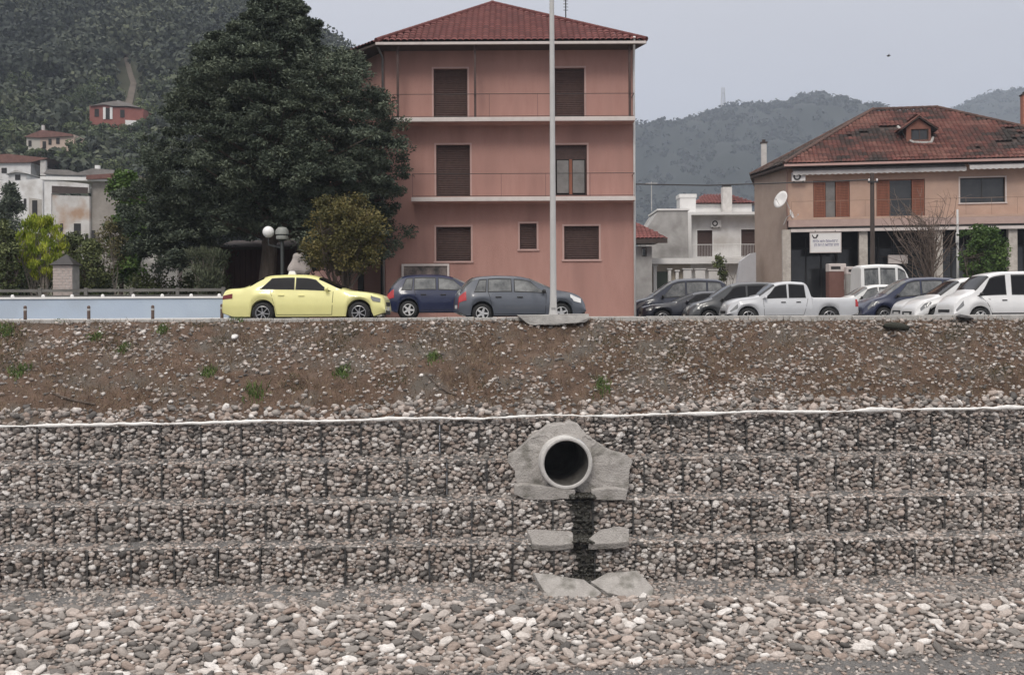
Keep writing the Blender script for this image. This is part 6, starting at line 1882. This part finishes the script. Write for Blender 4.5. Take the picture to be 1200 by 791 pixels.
far_house('tiny white gabled outbuilding beside the low white house', 135, [[(10, 222), (10, 203), (20, 201), (31, 203), (31, 222)]], [[(8, 205), (20, 200), (33, 204), (20, 202.5)]], [(18, 205, 24, 211)], M['whitewash'], M['kerb'], depth=4)
far_house('grey roofed white cottage behind the roofless ruin', 142, [[(54, 222), (54, 203), (80, 202), (80, 222)], [(80, 222), (80, 205), (92, 203), (140, 203), (140, 222)]], [[(52, 204), (58, 199), (82, 200), (92, 203), (110, 198), (150, 201), (150, 205), (80, 206)]], [], M['whitewash'], M['greyroof'],
          [([(111.5, 206), (111.5, 194), (116.5, 194), (116.5, 206)], M['white'], 'chimney')])
# ---- wooded hill: single trees near the houses, forest mass above
_b = bmesh.new(); _b.from_mesh(terr.data); tb_ = BVHTree.FromBMesh(_b); _b.free()
def tz(x, y):
    h = tb_.ray_cast(Vector((x, y, 500)), Vector((0, 0, -1))); return h[0].z if h[0] else 0.0
# dirt path on the slope
pp_ = []
for px, py, w_, Y in ((146, 128, 10, 196), (152, 112, 9, 212), (158, 98, 7, 228), (150, 85, 6, 244), (152, 80, 8, 250), (165, 70, 5, 262), (178, 58, 4, 278)):
    X = px_x(px, Y); w2 = w_ / F * Y / 2
    pp_.append([(X - w2, Y), (X + w2, Y)])
rows = []
for i in range(len(pp_) - 1):
    for k in range(8):
        t = k / 8
        rw = []
        for j in range(5):
            s_ = j / 4
            x = (pp_[i][0][0] * (1 - s_) + pp_[i][1][0] * s_) * (1 - t) + (pp_[i+1][0][0] * (1 - s_) + pp_[i+1][1][0] * s_) * t
            y = pp_[i][0][1] * (1 - t) + pp_[i+1][0][1] * t
            hz = tz(x, y) + .25
            rw.append((x, y, hz))
        rows.append(rw)
grid_mesh('path', np.array(rows), mat('pale_dirt', (.10, .085, .07), .95, (.15, .125, .105), .4), kind='structure')

clear = [(100, 172, 112, 156, 175, 200), (28, 92, 145, 182, 150, 178), (147, 161, 72, 125, 194, 258), (-30, 60, 178, 210, 130, 156)]
cen, rad, ind = [], [], []
for _ in range(5600):
    Y = 125 + 320 * random.random() ** .85
    px = random.uniform(-240, 640) if random.random() < .35 else random.uniform(-60, 340)
    if 318 < px < 360 or px > 470: continue
    X = px_x(px, Y); z = tz(X, Y)
    if z < 3: continue
    r = random.uniform(1.7, 3.6) * (1.35 if Y > 220 else 1)
    h = r * random.uniform(1.2, 1.9)
    py = HY - F * (z + h - ZC) / Y
    bad = False
    for x0, x1, ya, yb, Ya, Yb in clear:
        m_ = (r / Y * F) * .8
        if x0 - m_ < px < x1 + m_ and Y < Yb and HY - F * (z - ZC) / Y > ya and py < yb: bad = True
    if bad: continue
    if Y < 215 and len(ind) < 60 and -10 < px < 250 and random.random() < .6: ind.append((X, Y, z, r, h, px)); continue
    cen.append((X, Y, z, r, h))
cc, rr, tt_ = [], [], []
for X, Y, z, r, h in cen:
    t0_ = min(1, max(0, .36 + (.22 if Y < 250 else 0) + .75 * mnoise.noise((X * .03, Y * .02, 5)) + random.gauss(0, .2)))
    for _ in range(5):
        tt_.append(t0_); cc.append((X + random.gauss(0, r * .4), Y + random.gauss(0, r * .4), z + h * random.uniform(.35, 1.0))); k = r * random.uniform(.35, .6); rr.append((k, k, k * .9))
o = leaf_cloud('forest', cc, rr, 15, 1.2, 1.0, M['forest'], None, kind='stuff', ct=np.array(tt_), skin=True)
for px_, py_, Y_, r_w in ((100, 153, 184, 2.2), (112, 155, 183, 1.9), (124, 154, 184, 1.7), (136, 157, 182, 2.2), (149, 156, 183, 2.0), (162, 155, 184, 2.1), (174, 150, 186, 2.4), (96, 138, 192, 2.6), (176, 134, 193, 2.8), (134, 163, 178, 2.4), (116, 166, 176, 2.6), (158, 167, 176, 2.6),
                        (28, 180, 166, 1.8), (42, 183, 165, 1.7), (56, 184, 165, 1.5), (70, 183, 165, 1.8), (84, 181, 166, 2.0), (96, 178, 167, 2.3), (24, 166, 174, 2.4), (92, 163, 174, 2.2)):
    X_ = px_x(px_, Y_); z_t = at(px_, py_ - 4, Y_).z
    g_ = tz(X_, Y_); ind.append((X_, Y_, min(g_, z_t - .8), r_w * .8, max(1.4, z_t - min(g_, z_t - .8) + r_w * .4), px_))
shade = leafmat('slope_tree_leaves', (.034,.05,.026), (.07,.092,.044), (.13,.16,.072))
ind.sort(key=lambda t: (round(t[1] / 12), t[5]))
for i, (X, Y, z, r, h, px) in enumerate(ind):
    if 90 < px < 182 and 172 < Y < 200: lb, gp = 'bushy dark tree crowding round the red walled ruin on the slope', 'trees round the red ruin'
    elif 20 < px < 100 and 160 < Y < 180: lb, gp = 'bushy green tree crowding round the small cream and pink ruin', 'trees round the cream and pink ruin'
    elif Y < 172: lb, gp = 'round crowned tree low on the slope below the two ruins', 'trees low on the slope below the ruins'
    else: lb, gp = 'round crowned tree on the wooded slope behind and between the ruins', 'trees on the slope behind the ruins'
    root = thing('hillside_tree', lb, 'tree', (X, Y, z - .2), 0, gp)
    n = 20
    c3 = np.stack([rng.normal(0, r * .42, n), rng.normal(0, r * .42, n), h * rng.uniform(.3, 1.0, n)], -1)
    leaf_cloud('crown', c3, np.full((n, 3), r * .38), 60, .42, .3, shade, root, skin=True, ct=np.clip(rng.normal(random.uniform(.1, .9), .12, n), 0, 1))
    MB().tube([(0, 0, 0), (.1, 0, h * .45), (0, 0, h * .8)], [.16, .1, .03], 6).build('trunk', M['bark'], root)
# right-hand hills
def far_hill(name, ridge, Y, D, m, seed):
    pxs = np.arange(ridge[0][0], ridge[-1][0] + 1, 5.0)
    rows = []
    for k in range(46):
        t = k / 45; y = Y - D * (1 - t) if k < 40 else Y + (k - 39) * 60
        row = []
        for px in pxs:
            X = px_x(px, Y); py = np.interp(px, [a[0] for a in ridge], [a[1] for a in ridge])
            zr = ZC + (HY - py - 9) / F * Y
            s_ = t if k < 40 else 1
            s_ = min(1, (y - (Y - D)) / D)
            z = zr * (math.sin(min(1, s_) * math.pi / 2) ** 1.1) * (1 if k < 40 else 1 - .08 * (k - 39))
            z += (mnoise.noise((X * .012, y * .012, seed)) * 22 + mnoise.noise((X * .04, y * .04, seed)) * 7) * math.sin(s_ * math.pi) if s_ < 1 else 0
            z += mnoise.noise((X * .16, y * .16, seed)) * 3.0 * min(1, s_ * 2)
            row.append((X, y, z - 1))
        rows.append(row)
    o = grid_mesh(name, np.array(rows), m, kind='structure')
    # tree crowns along the ridge and down the slope
    n = 4200; c, r = [], []
    for _ in range(n):
        px = random.uniform(pxs[0], pxs[-1]); s_ = 1 - .75 * random.random() ** 2; y = Y - D * (1 - s_)
        i = int((px - pxs[0]) / 5); k = s_ * 45 * (40 / 45.)
        kk = min(44, max(0, int(round((1 - (Y - y) / D) * 45)))) if False else None
        X = px_x(px, Y)
        c.append((X, y)); r.append(random.uniform(3.0, 6.5))
    b_ = bmesh.new(); b_.from_mesh(o.data); t_ = BVHTree.FromBMesh(b_); b_.free()
    C, Rr = [], []
    for (x, y), q in zip(c, r):
        h = t_.ray_cast(Vector((x, y, 900)), Vector((0, 0, -1)))
        if h[0]: C.append((x, y, h[0].z + q * .25)); Rr.append((q, q, q * .9))
    leaf_cloud('wood', C, Rr, 15, 4.2, 3.4, M['farwood'], o, kind='stuff', skin=True)
M['farwood'] = leafmat('far_wood', (.010,.015,.011), (.013,.018,.013), (.017,.022,.016))
M['hillm'] = mat('wooded_hill', (.007,.011,.008), .95, (.010,.014,.010), .02, .6, .1, c3=(.013,.017,.012), scale3=.006)
far_hill('hill', [(560, 230), (640, 185), (700, 160), (745, 148), (770, 146), (800, 140), (830, 131), (850, 127), (870, 125), (900, 121), (925, 120), (950, 122), (975, 128), (1000, 136), (1040, 150), (1100, 172), (1160, 195), (1240, 235)], 1350, 620, M['hillm'], 3)
far_hill('hill', [(960, 220), (1010, 170), (1050, 146), (1085, 131), (1110, 119), (1135, 109), (1160, 106), (1185, 106), (1215, 109), (1280, 118), (1400, 140), (1600, 190)], 1750, 700, M['hillm'], 8)
pm = at(847.5, 125, 1345); pt = at(847.5, 103, 1345)
r_ = thing('lattice_mast', 'tall pale lattice mast on the ridge of the distant hill', 'mast', (pm.x, 1345, pm.z - 4))
H_ = pt.z - pm.z + 4
mb = MB()
for sx in (-1, 1):
    for sy in (-1, 1): mb.tube([(sx * 2.6, sy * 2.6, 0), (sx * 1.5, sy * 1.5, H_)], .42, 5)
for k in range(9):
    z = H_ * k / 9; w1 = 2.6 - 1.1 * k / 9; w2 = 2.6 - 1.1 * (k + 1) / 9
    for sy in (-1, 1):
        mb.tube([(-w1, sy * w1, z), (w2, sy * w2, z + H_ / 9)], .22, 4).tube([(w1, sy * w1, z), (-w2, sy * w2, z + H_ / 9)], .22, 4)
        mb.tube([(sy * w1, -w1, z), (sy * w2, w2, z + H_ / 9)], .22, 4)
mb.build('lattice', mat('pale_mast_paint', (.5, .5, .52), .7), r_)
MB().lathe([(1.1, H_ * .72), (1.1, H_ * .78)], 12, c=(0, -1.8, 0)).build('drum_aerial', bpy.data.materials['pale_mast_paint'], r_)
# bird
pbird = at(1041, 66, 90)
r_ = thing('bird', 'small dark bird flying in the grey sky above the peach house', 'bird', pbird)
MB().ball((0, 0, 0), .065, 10, 8, sc_=(2.2, .9, .9)).ball((.15, 0, .03), .045, 8, 6).build('body', M['darkmet'], r_, smooth=True)
for s_ in (-1, 1): MB().prism([(-.07, s_ * .03, .02), (.07, s_ * .03, .02), (.04, s_ * .2, .11), (-.06, s_ * .3, .08)], (0, 0, .015)).build('wing', M['darkmet'], r_)
# rubble lumps and litter along the crest
for px, py, w_, h_, Y, lab, m in ((1051, 385, 34, 9, 29.9, 'dark flat lump of debris on the bank below the dark blue carrier', mat('dark_debris', (.022, .024, .017), .95, (.05, .05, .036), 9, .8)), (1130, 372.5, 20, 4.5, 30.0, 'dark stone lying on the kerb below the white minibus', M['darkmet']),
                                  (275, 396, 8, 5, 29.6, 'white scrap of litter high on the bank below the taxi', M['fabric'])):
    a_, b_ = ray(px, py); h = bvh.ray_cast(Vector((0, 0, ZC)), Vector((a_, 1, b_)).normalized()); p = h[0] or at(px, py, Y)
    me = hull_stone(int(px), 26).copy(); me.materials.clear(); me.materials.append(m)
    o = link('debris' if m is not M['fabric'] else 'litter', me); o.location = (p.x, p.y, p.z + h_ / F * 30 * .3); o.scale = (w_ / F * 30 / 2, .22, h_ / F * 30 / 2); o.rotation_euler = (.2, .12, .1)
    tag(o, lab, 'debris' if m is not M['fabric'] else 'litter')
def stick(pts, r, lab):
    P = []
    for px, py in pts:
        a_, b_ = ray(px, py); h = bvh.ray_cast(Vector((0, 0, ZC)), Vector((a_, 1, b_)).normalized()); P.append((h[0] or at(px, py, 28)) + Vector((0, -.02, .03)))
    tag(MB().tube(P, r, 6).build('branch', M['bark'], None), lab, 'branch')
stick([(58, 461), (72, 466), (90, 471), (112, 475)], .03, 'long dark dry branch lying low on the bank at the left')
stick([(500, 440), (512, 452), (525, 461), (535, 464)], .025, 'dark dry branch lying low on the bank in the middle')

# ------------------------------------------------------------------ haze
mh = bpy.data.materials.new('haze'); mh.use_nodes = True
t = mh.node_tree; t.nodes.clear()
oo = t.nodes.new('ShaderNodeOutputMaterial'); pv = t.nodes.new('ShaderNodeVolumePrincipled')
pv.inputs['Color'].default_value = (.76, .85, 1.0, 1); pv.inputs['Density'].default_value = HAZE = 0.00034
pv.inputs['Anisotropy'].default_value = 0.1
t.links.new(pv.outputs[0], oo.inputs['Volume'])
hz = MB().bx(-1300, 2200, -140, 2300, -9.5, 480).build('haze', mh); hz['kind'] = 'stuff'
